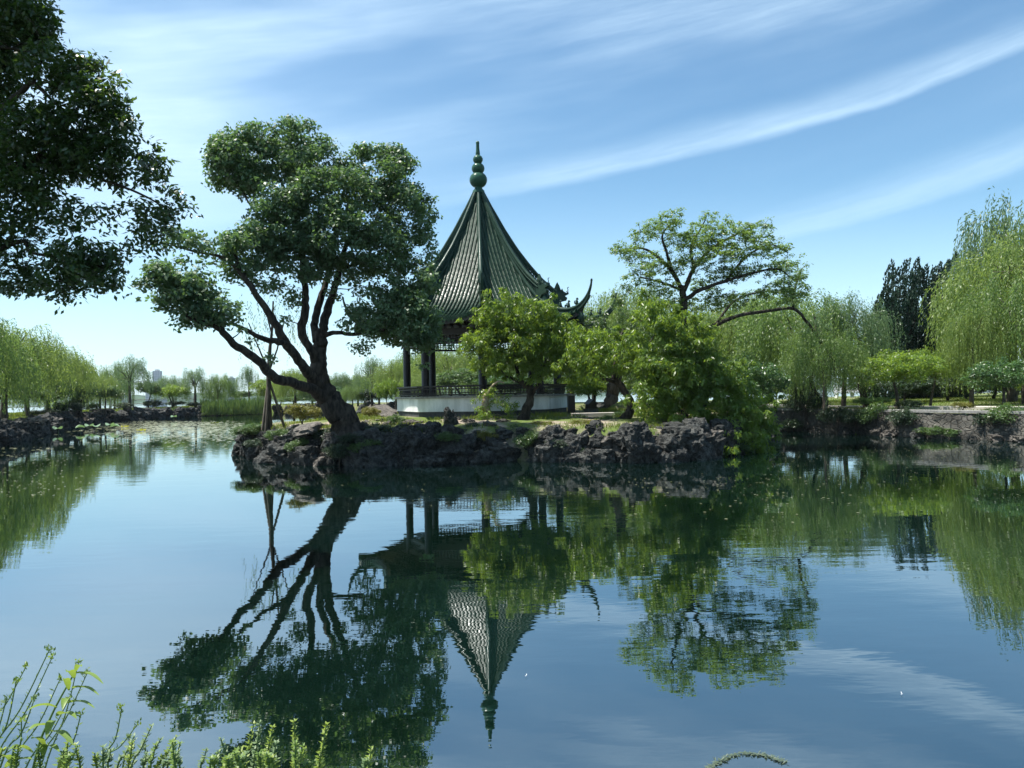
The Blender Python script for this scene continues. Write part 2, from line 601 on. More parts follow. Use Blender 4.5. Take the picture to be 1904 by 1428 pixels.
# retaining wall masonry
m, T = newmat('retaining_masonry')
g = T.node('ShaderNodeNewGeometry')
v = g.outputs['Position']
vo = T.node('ShaderNodeTexVoronoi', feature='DISTANCE_TO_EDGE')
vo.inputs['Scale'].default_value = 4.2
mp = T.node('ShaderNodeMapping')
mp.inputs['Scale'].default_value = (1, 1, 1.5)
T.l.new(v, mp.inputs[0])
T.l.new(mp.outputs[0], vo.inputs['Vector'])
n1 = T.noise(v, 1.2, 5, 0.6)
n2 = T.noise(v, 11, 5, 0.7)
col = T.mix(T.rng(n1, 0.35, 0.65), (0.048, 0.048, 0.043), (0.135, 0.130, 0.115))
col = T.mix(T.rng(n2, 0.45, 0.7), col, (0.11, 0.10, 0.085))
col = T.mix(T.rng(vo.outputs[0], 0.0, 0.04, 0.35, 0.0), col, (0.03, 0.028, 0.025))
h = T.math('ADD', T.rng(vo.outputs[0], 0.0, 0.10, 0.0, 1.0), T.math('MULTIPLY', n2, 0.5))
b = principled(T, col, 0.9, 0.2, bump=h, bs=0.9, bd=0.06)
finish(T, b.outputs[0])
M_wall = m

# ------------------------------------------------------------------ land and water
LEFT_SHORE = [(-2.4, 2.2), (-6.2, 6.0), (-9.8, 11.0), (-16.2, 20.0), (-21.6, 29.0), (-23.0, 33.0), (-26.6, 41.0), (-33.0, 55.0), (-36.5, 67), (-36.5, 78.0), (-31.0, 90.0)]
BACK_SHORE = [(-31.0, 90.0), (-23.0, 90.0), (-14.0, 72.0), (-8.0, 58.0), (2.0, 52.0), (9.5, 46.0), (10.8, 38.0)]
RIGHT_SHORE = [(10.8, 38.0), (12.0, 33.4), (14.9, 27.6), (17.0, 24.0), (21.0, 17.0), (25.0, 9.0), (24.0, 2.6)]
POND = LEFT_SHORE + BACK_SHORE[1:] + RIGHT_SHORE[1:] + [(0, 2.2)]
OUTER = [(-14, -14), (-17, 4), (-27, 20), (-34, 32), (-42, 45), (-48, 60), (-49, 80), (-42, 98), (-25, 101), (-12, 95), (-4, 76), (6, 66), (22, 62), (40, 70), (66, 66), (80, 30), (80, -14)]


def seg_dist(pt, poly):
    pt = np.asarray(pt, float)
    poly = np.asarray(poly, float)
    a = poly
    b = np.roll(poly, -1, 0)
    d = b - a
    best = np.full(len(pt), 1e9)
    inside = np.zeros(len(pt), bool)
    for i in range(len(a)):
        t = np.clip(((pt - a[i]) @ d[i]) / max(d[i] @ d[i], 1e-9), 0, 1)
        q = a[i] + t[:, None] * d[i]
        best = np.minimum(best, np.linalg.norm(pt - q, axis=1))
        c = (a[i][1] > pt[:, 1]) != (b[i][1] > pt[:, 1])
        with np.errstate(divide='ignore', invalid='ignore'):
            xi = (b[i][0] - a[i][0]) * (pt[:, 1] - a[i][1]) / (b[i][1] - a[i][1] + 1e-12) + a[i][0]
        inside ^= c & (pt[:, 0] < xi)
    return np.where(inside, best, -best)


def nz(x, y, s, o=0.0):
    return noise.noise(Vector((x * s + o, y * s - o, o * 0.7)))


def land_d(pt):
    return np.minimum(-seg_dist(pt, POND), seg_dist(pt, OUTER))


def grid_mesh(xs, ys, zf, mat, name):
    X, Y = np.meshgrid(xs, ys)
    pt = np.stack([X.ravel(), Y.ravel()], 1)
    z = zf(pt)
    V = np.column_stack([pt, z])
    nx, ny = len(xs), len(ys)
    i = np.arange((ny - 1) * (nx - 1))
    r, c = i // (nx - 1), i % (nx - 1)
    a = r * nx + c
    Fq = np.stack([a, a + 1, a + nx + 1, a + nx], 1)
    mb = MB()
    mb.add(V, Fq)
    return mb.build(name, mat)


def bank_z(pt):
    d = land_d(pt)
    nn = np.array([nz(x, y, 0.22, 5.0) * 0.10 + nz(x, y, 0.9, 9) * 0.04 for x, y in pt])
    top = 0.93 + nn + np.clip(d - 2, 0, 8) * 0.012
    d = d + np.array([nz(x, y, 1.1, 21.0) for x, y in pt]) * 0.25 * (pt[:, 1] < 12)
    near = np.clip((6.0 - pt[:, 1]) / 3.0, 0, 1) * np.clip((12 - np.abs(pt[:, 0])) / 3.0, 0, 1)
    top = top * (1 - near) + 0.62 * near
    t = np.clip((d + 0.25 - np.where((pt[:, 0] < 0) & (pt[:, 1] > 14), 0.85, 0.0)) / 0.45, 0, 1)
    return -0.9 + (top + 0.9) * t


gr = grid_mesh(np.concatenate([np.arange(-62, -12, 0.6), np.arange(-12, 8, 0.2), np.arange(8, 82.1, 0.6)]), np.concatenate([np.arange(-12, 0, .6), np.arange(0, 10, 0.2), np.arange(10, 104, 0.6)]), bank_z, M_ground, 'ground')
tag(gr, kind='structure')
wmb = MB()
wmb.add([(-6000, -200, 0), (6000, -200, 0), (6000, 6000, 0), (-6000, 6000, 0)], [(0, 1, 2, 3)])
wa = wmb.build('water', M_water, smooth=False)
tag(wa, kind='structure')
lb = MB()
lb.add([(-6500, -400, -1.2), (6500, -400, -1.2), (6500, 6500, -1.2), (-6500, 6500, -1.2)], [(0, 1, 2, 3)])
tag(lb.build('lake_bed', M_ground, smooth=False), kind='structure')

# island mound
ISL = [tuple(G(x, y)[:2]) for x, y in ((450, 850), (505, 861), (600, 866), (720, 866), (850, 862), (960, 858), (1080, 860), (1200, 862), (1300, 856), (1385, 843), (1435, 823))]
ISL += [(10.0, 29.5), (8.0, 33.5), (4.0, 36), (-1.0, 37), (-6.0, 36), (-9.0, 33), (-10.4, 28.5)]
PAV = np.array((-1.2, 30.0))


def isl_z(pt):
    d = seg_dist(pt, ISL)
    nn = np.array([nz(x, y, 0.5, 2.0) * 0.10 + nz(x, y, 1.7, 4) * 0.05 for x, y in pt])
    r = np.linalg.norm(pt - PAV, axis=1)
    top = 0.85 + 0.22 * np.clip(d / 3.0, 0, 1) + nn
    top = np.where(r < 3.9, 1.12, top)
    t = np.clip((d - 0.05) / 0.55, 0, 1)
    return -0.7 + (top + 0.7) * t


ig = grid_mesh(np.arange(-11.5, 11.6, 0.2), np.arange(19, 38.5, 0.2), isl_z, M_island, 'island')
tag(ig, kind='structure')

# far shore across the lake
rg = np.random.default_rng(5)
fs = MB()
xs = np.linspace(-3800, 3800, 700)
top = np.array([9 + 14 * max(0, noise.noise(Vector((x * 0.004, 1.0, 0)))) + 5 * noise.noise(Vector((x * 0.03, 4.0, 0))) + rg.uniform(0, 2.5) for x in xs])
V = np.concatenate([np.stack([xs, np.full_like(xs, 1500), np.full_like(xs, -1.0)], 1),
                    np.stack([xs, np.full_like(xs, 1512), top * 0.7], 1),
                    np.stack([xs, np.full_like(xs, 1550), top], 1),
                    np.stack([xs, np.full_like(xs, 1700), np.full_like(xs, -1.0)], 1)])
n = len(xs)
Fq = []
for r in range(3):
    for i in range(n - 1):
        Fq.append((r * n + i, r * n + i + 1, (r + 1) * n + i + 1, (r + 1) * n + i))
fs.add(V, Fq)
tag(fs.build('far_wood', M_fartree), 'long low wooded shoreline far across the lake, pale in the haze', 'woodland', kind='stuff')


def high_rise(px0, px1, pytop, Y, label, steps=1):
    a = P(px0, pytop, Y)
    b = P(px1, pytop, Y)
    w = b[0] - a[0]
    c = empty('high_rise_building', ((a[0] + b[0]) / 2, Y, 0), 0.0, label, 'building', 'towers across the lake')
    mb = MB()
    hh = a[2]
    box(mb, (0, 0, hh / 2), (w, w * 0.8, hh))
    box(mb, (0, 0, hh + 1.5), (w * 0.5, w * 0.4, 3.0))
    mb.build('tower_block', M_city, c, smooth=False)
    return c


high_rise(286, 299, 690, 1450, 'taller hazy high-rise tower across the lake, beside the left lakeside willow')
high_rise(425, 436, 703, 1480, 'hazy high-rise tower across the lake, right of the round willow')
high_rise(276, 305, 717, 1400, 'broad lower hazy block in front of the taller lakeside tower')
high_rise(228, 238, 712, 1500, 'faint hazy block seen through the willow nearest the broad tower')

# ------------------------------------------------------------------ rocks
def rock_mesh(seed, sub=3, rug=0.42, sc=(1, 1, 1), mat=M_rock):
    import bmesh
    bm = bmesh.new()
    bmesh.ops.create_icosphere(bm, subdivisions=sub, radius=1.0)
    off = Vector((seed * 7.3, seed * 3.1, seed * 1.7))
    for v in bm.verts:
        p = v.co.copy()
        a = noise.noise(p * 1.1 + off)
        b2 = noise.multi_fractal(p * 1.9 + off * 2, 1.0, 2.2, 3) if False else noise.noise(p * 2.6 + off * 2)
        c = abs(noise.noise(p * 4.6 + off)) 
        g1 = 1 - abs(noise.noise(Vector((p.x, p.y, p.z * 1.8)) * 2.3 + off * 3)) * 2
        k = 1 + rug * (a * 1.2 + b2 * 0.6 - c * 0.8 + g1 * 0.30 - 0.1) + 0.05 * noise.noise(p * 9 + off)
        # squared, blocky body
        q = Vector([math.copysign(abs(x) ** 0.72, x) for x in p])
        v.co = Vector((q.x * k * sc[0], q.y * k * sc[1], q.z * k * sc[2]))
    me = bpy.data.meshes.new('rock')
    bm.to_mesh(me)
    bm.free()
    for p in me.polygons:
        p.use_smooth = False
    me.materials.append(mat)
    return me


R_MESH = [rock_mesh(i, 4, 0.38, (1.0, 0.85, 0.85)) for i in range(9)]
R_PALE = [rock_mesh(20 + i, 4, 0.50, (1.0, 0.85, 0.7), M_rock_l) for i in range(4)]
rr = random.Random(11)


def put_rock(x, y, z, s, label, group=None, me=None, sz=(1, 1, 1), name='rock'):
    o = bpy.data.objects.new(name, me or (rr.choice(R_MESH) if rr.random() < .88 else rr.choice(R_PALE)))
    o.location = (x, y, z)
    o.rotation_euler = (rr.uniform(-.25, .25), rr.uniform(-.25, .25), rr.uniform(0, 6.28))
    o.scale = (s * sz[0], s * sz[1], s * sz[2])
    COL.objects.link(o)
    return tag(o, label, 'rock', group)


def along(poly, step, rnd, jit=0.15):
    out = []
    acc = 0.0
    for (a, b) in zip(poly[:-1], poly[1:]):
        a = np.array(a)
        b = np.array(b)
        L = np.linalg.norm(b - a)
        d = (b - a) / L
        nrm = np.array((-d[1], d[0]))
        t = acc
        while t < L:
            out.append((a + d * t, nrm, d))
            t += step * rnd.uniform(1 - jit, 1 + jit)
        acc = t - L
    return out


front = ISL[:11]
L1 = 'dark weathered limestone rock piled in the rugged waterside edge of the island'
for p, nrm, d in along([ISL[-1]] + front + [ISL[11]], 0.50, rr):
    s = rr.choice((.22, .30, .36, .44, .56))
    put_rock(p[0] + nrm[0] * 0.32 + rr.uniform(-.1, .1), p[1] + nrm[1] * 0.32 + rr.uniform(-.1, .1), rr.uniform(0.05, 0.16), s, L1, 'rocks piled around the island')
for p, nrm, d in along([ISL[-1]] + front, 0.52, rr):
    s = rr.choice((.24, .30, .38, .46, .54))
    put_rock(p[0] + nrm[0] * 0.50 + rr.uniform(-.1, .1), p[1] + nrm[1] * 0.50 + rr.uniform(-.12, .12), rr.uniform(0.42, 0.58), s, L1, 'rocks piled around the island')
L2 = 'rugged limestone rock set on top of the island edge'
for p, nrm, d in along(front, 0.66, rr):
    s = rr.uniform(0.20, 0.36)
    put_rock(p[0] + nrm[0] * 0.75 + rr.uniform(-.2, .2), p[1] + nrm[1] * 0.75 + rr.uniform(-.25, .25), rr.uniform(0.68, 0.84), s, L2, 'rocks topping the island edge', sz=(1, 1, rr.uniform(.6, 1.1)))
L3 = 'small sunlit pale rock on the island ground by the pavilion'
for k in range(24):
    px = rr.uniform(680, 1260)
    Y = rr.uniform(22.0, 25.4)
    q = P(px, 770, Y)
    put_rock(q[0], Y, 1.0, rr.uniform(0.10, 0.26), L3, 'pale rocks on the island', me=rr.choice(R_PALE), sz=(1.2, 1, .8))
st = rock_mesh(77, 4, 0.5, (0.55, 0.5, 1.25))
q = P(838, 775, 23.0)
put_rock(q[0], 23.0, 1.10, 0.33, 'tall upright scholar stone standing in front of the white pavilion base', me=st, name='standing_stone')
q = P(573, 793, 21.9)
put_rock(q[0], 21.9, 1.02, 0.5, 'flat-topped slab of rock left of the big leaning trunk', me=rock_mesh(78, 3, .2, (1.1, .8, .28), M_rock_l), name='rock_slab')
q = P(715, 763, 30.5)
put_rock(q[0], 30.5, 1.22, 0.55, 'low layered pale rock on the lawn left of the pavilion', me=rock_mesh(79, 3, .3, (1.5, .9, .3), M_rock_l), name='rock_slab')
q = P(1210, 795, 21.6)
put_rock(q[0], 21.3, 0.62, 0.42, 'pale sunlit boulder low on the island edge under the right-hand trees', me=R_PALE[0], name='boulder')
q = P(1275, 830, 21.4)
put_rock(q[0], 20.9, 0.35, 0.36, 'pale pitted boulder at the waterline under the drooping right-hand foliage', me=R_PALE[1], name='boulder')

# left bank rocks
L4 = 'dark jagged rock in the low stone edging of the left bank'
for p, nrm, d in along(LEFT_SHORE[4:9], 1.15, rr):
    for lv in range(2):
        s = rr.uniform(0.38, 0.62) * (1.0 + 0.004 * p[1])
        put_rock(p[0] + nrm[0] * (.40 + .3 * lv) + rr.uniform(-.15, .15), p[1] + nrm[1] * (.40 + .3 * lv) + rr.uniform(-.2, .2), 0.10 + lv * 0.40 + rr.uniform(-.06, .06), s, L4, 'rocks edging the left bank')
L5 = 'dark rock along the far bank behind the lily pads'
for p, nrm, d in along(LEFT_SHORE[8:] + BACK_SHORE[1:2], 1.9, rr):
    put_rock(p[0], p[1], 0.35, rr.uniform(0.6, 0.9), L5, 'rocks along the far bank')
L6 = 'dark rock along the back shore behind the island'
for p, nrm, d in along(BACK_SHORE[2:6], 4.0, rr):
    put_rock(p[0], p[1], 0.35, rr.uniform(0.8, 1.1), L6, 'rocks along the back shore')
L7 = 'small rock at the foot of the right-hand retaining wall'
for p, nrm, d in along(RIGHT_SHORE[1:4], 0.62, rr):
    if rr.random() < 0.7:
        put_rock(p[0] - 0.30 + rr.uniform(-.1, .1), p[1] - 0.15, rr.uniform(0.02, 0.12), rr.uniform(0.16, 0.32), L7, 'rocks at the foot of the right wall', me=rr.choice(R_PALE + R_MESH[:3]))

# right retaining wall: displaced masonry strip with coping
rw = empty('retaining_wall', (RIGHT_SHORE[1][0], RIGHT_SHORE[1][1], 0), 0, 'rough stone retaining wall holding up the grassy right-hand bank', 'wall')
base = np.array((RIGHT_SHORE[1][0], RIGHT_SHORE[1][1], 0))
mb = MB()
pts = []
for (a, b2) in zip(RIGHT_SHORE[0:5], RIGHT_SHORE[1:6]):
    a = np.array(a)
    b2 = np.array(b2)
    k = max(2, int(np.linalg.norm(b2 - a) / 0.12))
    for t in np.linspace(0, 1, k, endpoint=False):
        pts.append(a + (b2 - a) * t)
pts = np.array(pts)
tn = unit(np.gradient(pts, axis=0))
nr = np.stack([tn[:, 1], -tn[:, 0]], 1)          # towards the water (left/front)
if nr[len(nr) // 2][0] > 0:
    nr = -nr
zz = np.linspace(-0.4, 0.90, 12)
V = []
for i, z in enumerate(zz):
    for j in range(len(pts)):
        dd = 0.10 + 0.09 * noise.noise(Vector((pts[j][0] * 2.2, pts[j][1] * 2.2, z * 3.4))) + 0.05 * noise.noise(Vector((pts[j][0] * 6, pts[j][1] * 6, z * 8))) + (0.9 - z) * 0.10
        q = pts[j] + nr[j] * dd
        V.append((q[0] - base[0], q[1] - base[1], z))
n = len(pts)
Fq = [(r * n + i, r * n + i + 1, (r + 1) * n + i + 1, (r + 1) * n + i) for r in range(len(zz) - 1) for i in range(n - 1)]
mb.add(V, Fq)
mb.build('stone_face', M_wall, rw)
mb = MB()
for i in range(0, n - 9, 9):
    a = pts[i] - base[:2]
    b2 = pts[i + 9] - base[:2]
    c = (a + b2) / 2 - nr[i] * 0.12
    box(mb, (c[0], c[1], 0.955), (np.linalg.norm(b2 - a) - 0.012, 0.50, 0.09), math.atan2((b2 - a)[1], (b2 - a)[0]))
mb.build('coping', M_cap, rw, smooth=False)

# footpath on the right bank (behind the wall)
def path_strip(pl, w, z, name):
    pl = smooth_path(pl, 6)
    t = unit(np.gradient(pl, axis=0))
    nn = np.stack([-t[:, 1], t[:, 0]], 1)
    A = pl + nn * w / 2
    B = pl - nn * w / 2
    V = np.concatenate([np.column_stack([A, [z] * len(A)]), np.column_stack([B, [z] * len(B)])])
    n = len(pl)
    mb = MB()
    mb.add(V, [(i, i + 1, n + i + 1, n + i) for i in range(n - 1)])
    V2 = V.copy()
    V2[:, 2] -= 0.4
    mb.add(np.concatenate([V, V2]), [(n + i, n + i + 1, 3 * n + i + 1, 3 * n + i) for i in range(n - 1)] + [(i, i + 1, 2 * n + i + 1, 2 * n + i) for i in range(n - 1)])
    return tag(mb.build(name, M_path, smooth=False), kind='structure')


path_strip([(13.2, 41), (14.2, 35.5), (17.2, 30.4), (19.6, 27.0), (24, 20), (28, 12)], 1.3, 1.03, 'path')

# ------------------------------------------------------------------ vegetation tools
def leaf_quads(mb, pos, axis, nrm, L, Wd, mi=0, fold=0.0):
    side = unit(np.cross(axis, nrm))
    n = len(pos)
    L = np.broadcast_to(L, (n,))[:, None]
    Wd = np.broadcast_to(Wd, (n,))[:, None]
    a = pos
    b = pos + axis * L * 0.45 + side * Wd * 0.5
    c = pos + axis * L
    d = pos + axis * L * 0.45 - side * Wd * 0.5
    V = np.stack([a, b, c, d], 1).reshape(-1, 3)
    i = np.arange(n) * 4
    mb.add(V, np.stack([i, i + 1, i + 2, i + 3], 1), mi)


def rand_unit(rng, n):
    return unit(rng.normal(size=(n, 3)))


def clump_leaves(mb, rng, C, R, per, L, Wd, up=0.6, squash=0.8, droop=0.0, outw=0.7, rnd=0.7, power=0.45):
    C = np.asarray(C)
    n = len(C)
    cnt = np.broadcast_to(per, (n,)).astype(int)
    idx = np.repeat(np.arange(n), cnt)
    N = len(idx)
    d = rand_unit(rng, N)
    r = np.asarray(R)[idx] * rng.random(N) ** power
    off = d * r[:, None]
    off[:, 2] *= squash
    pos = C[idx] + off
    nrm = unit(d * outw + np.array((0, 0, up)) + rand_unit(rng, N) * rnd)
    ax = unit(np.cross(nrm, rand_unit(rng, N)))
    ax[:, 2] -= droop
    ax = unit(ax)
    s = rng.uniform(0.7, 1.25, N)
    leaf_quads(mb, pos, ax, nrm, L * s, Wd * s)


def blob_points(rng, blobs, spacing, shell=0.55):
    """clump centres spread through pixel-given ellipsoids standing at real depth"""
    out = []
    for bl in blobs:
        px, py, Y, rx, ry = bl[:5]
        k = Y / F_PX
        c = P(px, py, Y)
        a, b = rx * k, ry * k
        dep = bl[5] if len(bl) > 5 else (a + b) * 0.5
        dens = bl[6] if len(bl) > 6 else 1.0
        vol = 4.19 * a * b * dep
        n = max(3, int(dens * vol * (1 - shell ** 3) / spacing ** 3))
        d = rand_unit(rng, n)
        r = (shell ** 3 + (1 - shell ** 3) * rng.random(n)) ** (1 / 3)
        q = d * r[:, None] * np.array((a, dep, b))
        out.append(c + q)
    return np.concatenate(out)


def limb_px(mb, pl, seg=9, rng=None, nodes=None, wob=0.05, sub=5):
    """pl rows: px, py, Y, width_px"""
    rows = []
    for px, py, Y, w in pl:
        p = P(px, py, Y)
        rows.append((p[0], p[1], p[2], w * Y / F_PX / 2))
    rows = smooth_path(rows, sub)
    if rng is not None:
        jit = rng.normal(size=(len(rows), 3)) * rows[:, 3:4] * 0.12
        rows[1:-1, :3] += jit[1:-1]
    tube(mb, rows[:, :3], np.maximum(rows[:, 3], 0.008), seg, True, wob, rng)
    if nodes is not None:
        nodes.extend([(r[0], r[1], r[2], r[3]) for r in rows])


def twigs(mb, rng, nodes, C, r0=0.03, seg=5, rise=0.12, maxn=400):
    nodes = np.array(nodes)
    C = np.asarray(C)
    if len(C) > maxn:
        C = C[rng.permutation(len(C))[:maxn]]
    d0 = np.linalg.norm(C[:, None, :] - nodes[None, :, :3], axis=2).min(1)
    for i in np.argsort(d0):
        d = np.linalg.norm(nodes[:, :3] - C[i], axis=1) + np.maximum(0, nodes[:, 2] - C[i][2]) * 0.8
        j = int(np.argmin(d))
        a = nodes[j, :3]
        L = np.linalg.norm(C[i] - a)
        if L < 0.05:
            continue
        ra = min(max(nodes[j, 3] * 0.62, 0.006), r0 * (0.5 + L * 0.5))
        n = max(3, int(L / 0.25) + 2)
        t = np.linspace(0, 1, n)[:, None]
        p = a + (C[i] - a) * t
        p[:, 2] += np.sin(t[:, 0] * np.pi) * L * rise * rng.uniform(-0.4, 1.0)
        p[1:-1] += rng.normal(size=(n - 2, 3)) * L * 0.035
        rad = np.linspace(ra, max(0.004, ra * 0.35), n)
        tube(mb, p, rad, seg, False)
        nodes = np.vstack([nodes, np.column_stack([p[1:], rad[1:]])])


def local_tree(name, root, wood, crown, wmat, cmat, label, cat='tree', group=None, trunkname='trunk'):
    """parents world-space meshes to an Empty at the root"""
    e = empty(name, tuple(root), 0, label, cat, group)
    for mb, nm, mt in ((wood, trunkname, wmat), (crown, 'crown', cmat)):
        if mb is None or mb.n == 0:
            continue
        mb.V = [v - np.array(root) for v in mb.V]
        mb.build(nm, mt, e, smooth=(nm != 'crown'))
    return e


# ---------- big leaning camphor
rng = np.random.default_rng(1)
wood = MB()
nodes = []
LB = [
    [(668, 832, 21.9, 96), (652, 808, 21.9, 64), (637, 780, 21.9, 50), (616, 748, 21.8, 44), (599, 720, 21.7, 37), (592, 690, 21.6, 32), (593, 665, 21.6, 27), (595, 640, 21.6, 25), (596, 618, 21.6, 20)],
    [(595, 640, 21.6, 20), (601, 610, 21.6, 17), (608, 580, 21.7, 16), (618, 547, 21.8, 13), (632, 500, 22.0, 11), (645, 450, 22.1, 8), (670, 400, 22.3, 5)],
    [(592, 682, 21.6, 20), (578, 650, 21.3, 15), (561, 618, 21.2, 16), (567, 580, 21.2, 15), (568, 540, 21.3, 12), (563, 495, 21.4, 11), (558, 443, 21.4, 9), (542, 385, 21.5, 6), (520, 330, 21.5, 4)],
    [(590, 635, 21.6, 18), (584, 604, 21.8, 14), (594, 565, 22.1, 13), (607, 521, 22.3, 11), (616, 480, 22.5, 9), (625, 420, 22.6, 6), (640, 350, 22.6, 4)],
    [(596, 722, 21.6, 24), (578, 698, 21.0, 20), (555, 670, 20.4, 17), (529, 634, 20.0, 17), (505, 590, 19.8, 14), (473, 543, 19.6, 11), (447, 504, 19.5, 9), (436, 470, 19.5, 6)],
    [(532, 638, 20.0, 12), (508, 634, 19.5, 11), (480, 626, 19.0, 9), (455, 612, 18.6, 7), (430, 600, 18.2, 5)],
    [(602, 738, 21.6, 26), (580, 724, 21.0, 20), (545, 712, 20.0, 18), (508, 701, 19.2, 18), (478, 670, 18.6, 16), (434, 638, 18.0, 14), (403, 608, 17.6, 12), (360, 595, 17.2, 9), (325, 565, 17.0, 5), (295, 535, 17.0, 3)],
    [(600, 625, 21.6, 10), (625, 618, 21.4, 8), (655, 622, 21.2, 7), (690, 616, 21.0, 6), (730, 612, 21.0, 5)],
    [(447, 504, 19.5, 7), (412, 478, 19.2, 6), (368, 469, 18.9, 4), (320, 456, 18.6, 3)],
    [(568, 480, 21.4, 8), (530, 440, 21.3, 5), (480, 400, 21.2, 4), (440, 340, 21.2, 3)],
    [(640, 460, 22.0, 7), (680, 430, 22.0, 5), (730, 380, 22.0, 4)],
    [(636, 500, 22.0, 7), (690, 480, 21.9, 5), (750, 450, 21.8, 4)],
]
for k, l in enumerate(LB):
    limb_px(wood, l, 16 if k == 0 else 10, rng, nodes, 0.02)
# roots
for dx, dz in ((-0.9, 0), (0.85, 0.1), (-0.4, -0.7), (0.4, -0.7), (0.1, .8)):
    a = P(655, 812, 21.9)
    tube(wood, smooth_path([(a[0] + dx * .2, a[1] + dz * .2, a[2] + .25), (a[0] + dx * .6, a[1] + dz * .6, a[2] + .02), (a[0] + dx, a[1] + dz, a[2] - 0.35)], 3), np.linspace(.26, .05, 7), 7, True, .05, rng)
blobs = [(465, 300, 21.3, 68, 62, 1.1), (430, 290, 21.2, 38, 48, .7), (545, 285, 21.6, 66, 62, 1.1), (600, 300, 21.9, 30, 55, .7), (700, 325, 22.3, 66, 66, 1.2),
         (745, 400, 22.2, 62, 66, 1.1), (615, 365, 21.2, 80, 50, 1.2), (520, 415, 20.6, 66, 62, 1.0), (452, 470, 19.8, 44, 58, .8), (620, 440, 21.0, 80, 56, 1.2),
         (560, 480, 21.0, 60, 50, .8, .7), (705, 475, 21.6, 70, 50, 1.1, .8), (760, 590, 21.2, 52, 58, .9), (720, 600, 21.0, 60, 36, .7), (745, 545, 21.4, 60, 40, .8, .7), (775, 620, 21.1, 36, 40, .6),
         (668, 585, 21.2, 34, 30, .5, .6), (368, 446, 18.8, 46, 24, .5), (325, 462, 18.6, 24, 36, .4), (415, 455, 19.2, 26, 22, .4), (340, 520, 17.3, 46, 34, .6, 1.4), (372, 560, 17.4, 46, 32, .6, 1.6), (330, 555, 17.2, 40, 26, .5, 1.4), (400, 575, 17.6, 30, 24, .4, 1.3),
         (305, 530, 17.1, 30, 28, .5), (395, 590, 17.6, 40, 20, .4), (435, 605, 18.0, 34, 18, .4, .8), (528, 555, 20.8, 30, 44, .5, .5), (500, 500, 20.2, 46, 40, .6, .7),
         (480, 640, 19.0, 24, 16, .3, .6), (300, 515, 17.0, 22, 22, .4), (350, 590, 17.3, 36, 16, .4), (800, 610, 21.3, 20, 46, .6), (700, 640, 21.0, 40, 20, .5, .6), (770, 520, 21.6, 46, 30, .8, .8), (395, 500, 18.9, 30, 26, .4, .5), (640, 520, 21.6, 46, 36, .7, .6), (410, 330, 21.1, 24, 34, .4, .8), (790, 460, 22.0, 28, 44, .5, .8)]
C = blob_points(rng, blobs, 0.345, 0.40)
crown = MB()
C = C[(rng.random(len(C)) < .72) | (C[:, 1] < 18.6)]
sel = rng.random(len(C)) < .14
R = 0.15 + 0.27 * rng.random(len(C)) ** .8
R[sel] *= .6
C[sel] += rand_unit(rng, sel.sum()) * .45
clump_leaves(crown, rng, C, R, (R / 0.33) ** 2 * 105, 0.118, 0.070, up=0.55, squash=0.66, outw=0.75, rnd=0.8)
twigs(wood, rng, nodes, C, 0.028, 5, 0.10, 420)
root = P(655, 808, 21.9)
local_tree('camphor_tree', root, wood, crown, M_bark, M_camphor, 'big dark broadleaf tree leaning left from the island, with a rounded spreading crown')
print('camphor clumps', len(C))

# ---------- overhanging foreground tree, trunk beyond the frame on the near left bank
rng = np.random.default_rng(2)
wood = MB()
nodes = []
tr = [(-9.6, 8.4, 0.6, 0.34), (-9.3, 8.5, 2.2, 0.28), (-8.9, 8.7, 3.9, 0.24), (-8.6, 8.8, 5.6, 0.20), (-8.2, 8.9, 7.4, 0.14), (-7.8, 9, 9.0, 0.06)]
t2 = smooth_path(tr, 5)
tube(wood, t2[:, :3], t2[:, 3], 12, True, .04, rng)
nodes += [tuple(x) for x in t2]
k9 = 9.0
for l in [
    [(-300, 330, 8.8, 34), (-150, 260, 8.9, 26), (-40, 230, 9, 18), (40, 170, 9, 11), (62, 155, 9, 8), (100, 190, 9, 5), (150, 240, 9, 3)],
    [(-320, 520, 8.7, 34), (-160, 430, 8.9, 24), (-20, 330, 9, 18), (60, 300, 9.0, 13), (120, 300, 9.0, 9), (180, 330, 9, 6), (260, 360, 9, 4), (330, 400, 9, 2.5)],
    [(-300, 600, 8.7, 24), (-120, 520, 8.9, 15), (30, 450, 9, 9), (60, 470, 9, 6), (130, 480, 9, 5), (200, 500, 9, 3)],
    [(60, 300, 9, 9), (130, 220, 9, 6), (170, 160, 9, 4)],
    [(-250, 100, 9, 18), (-100, 90, 9, 12), (20, 90, 9, 6), (90, 110, 9, 4)],
    [(62, 155, 9, 6), (75, 120, 9, 4), (85, 90, 9, 3)],
]:
    limb_px(wood, l, 8, rng, nodes, 0.04)
    if l[0][0] < -200:
        p0 = P(l[0][0], l[0][1], l[0][2])
        zt_ = p0[2] - .5
        tx_ = [np.interp(zt_, t2[:, 2], t2[:, i_]) for i_ in (0, 1)]
        w0 = l[0][3] * 9 / F_PX / 2
        tube(wood, smooth_path([(tx_[0], tx_[1], zt_), ((tx_[0] + p0[0]) / 2, (tx_[1] + p0[1]) / 2, zt_ + .3), p0, P(l[1][0], l[1][1], l[1][2])], 4), w0 * np.linspace(1.15, .85, 13), 8)
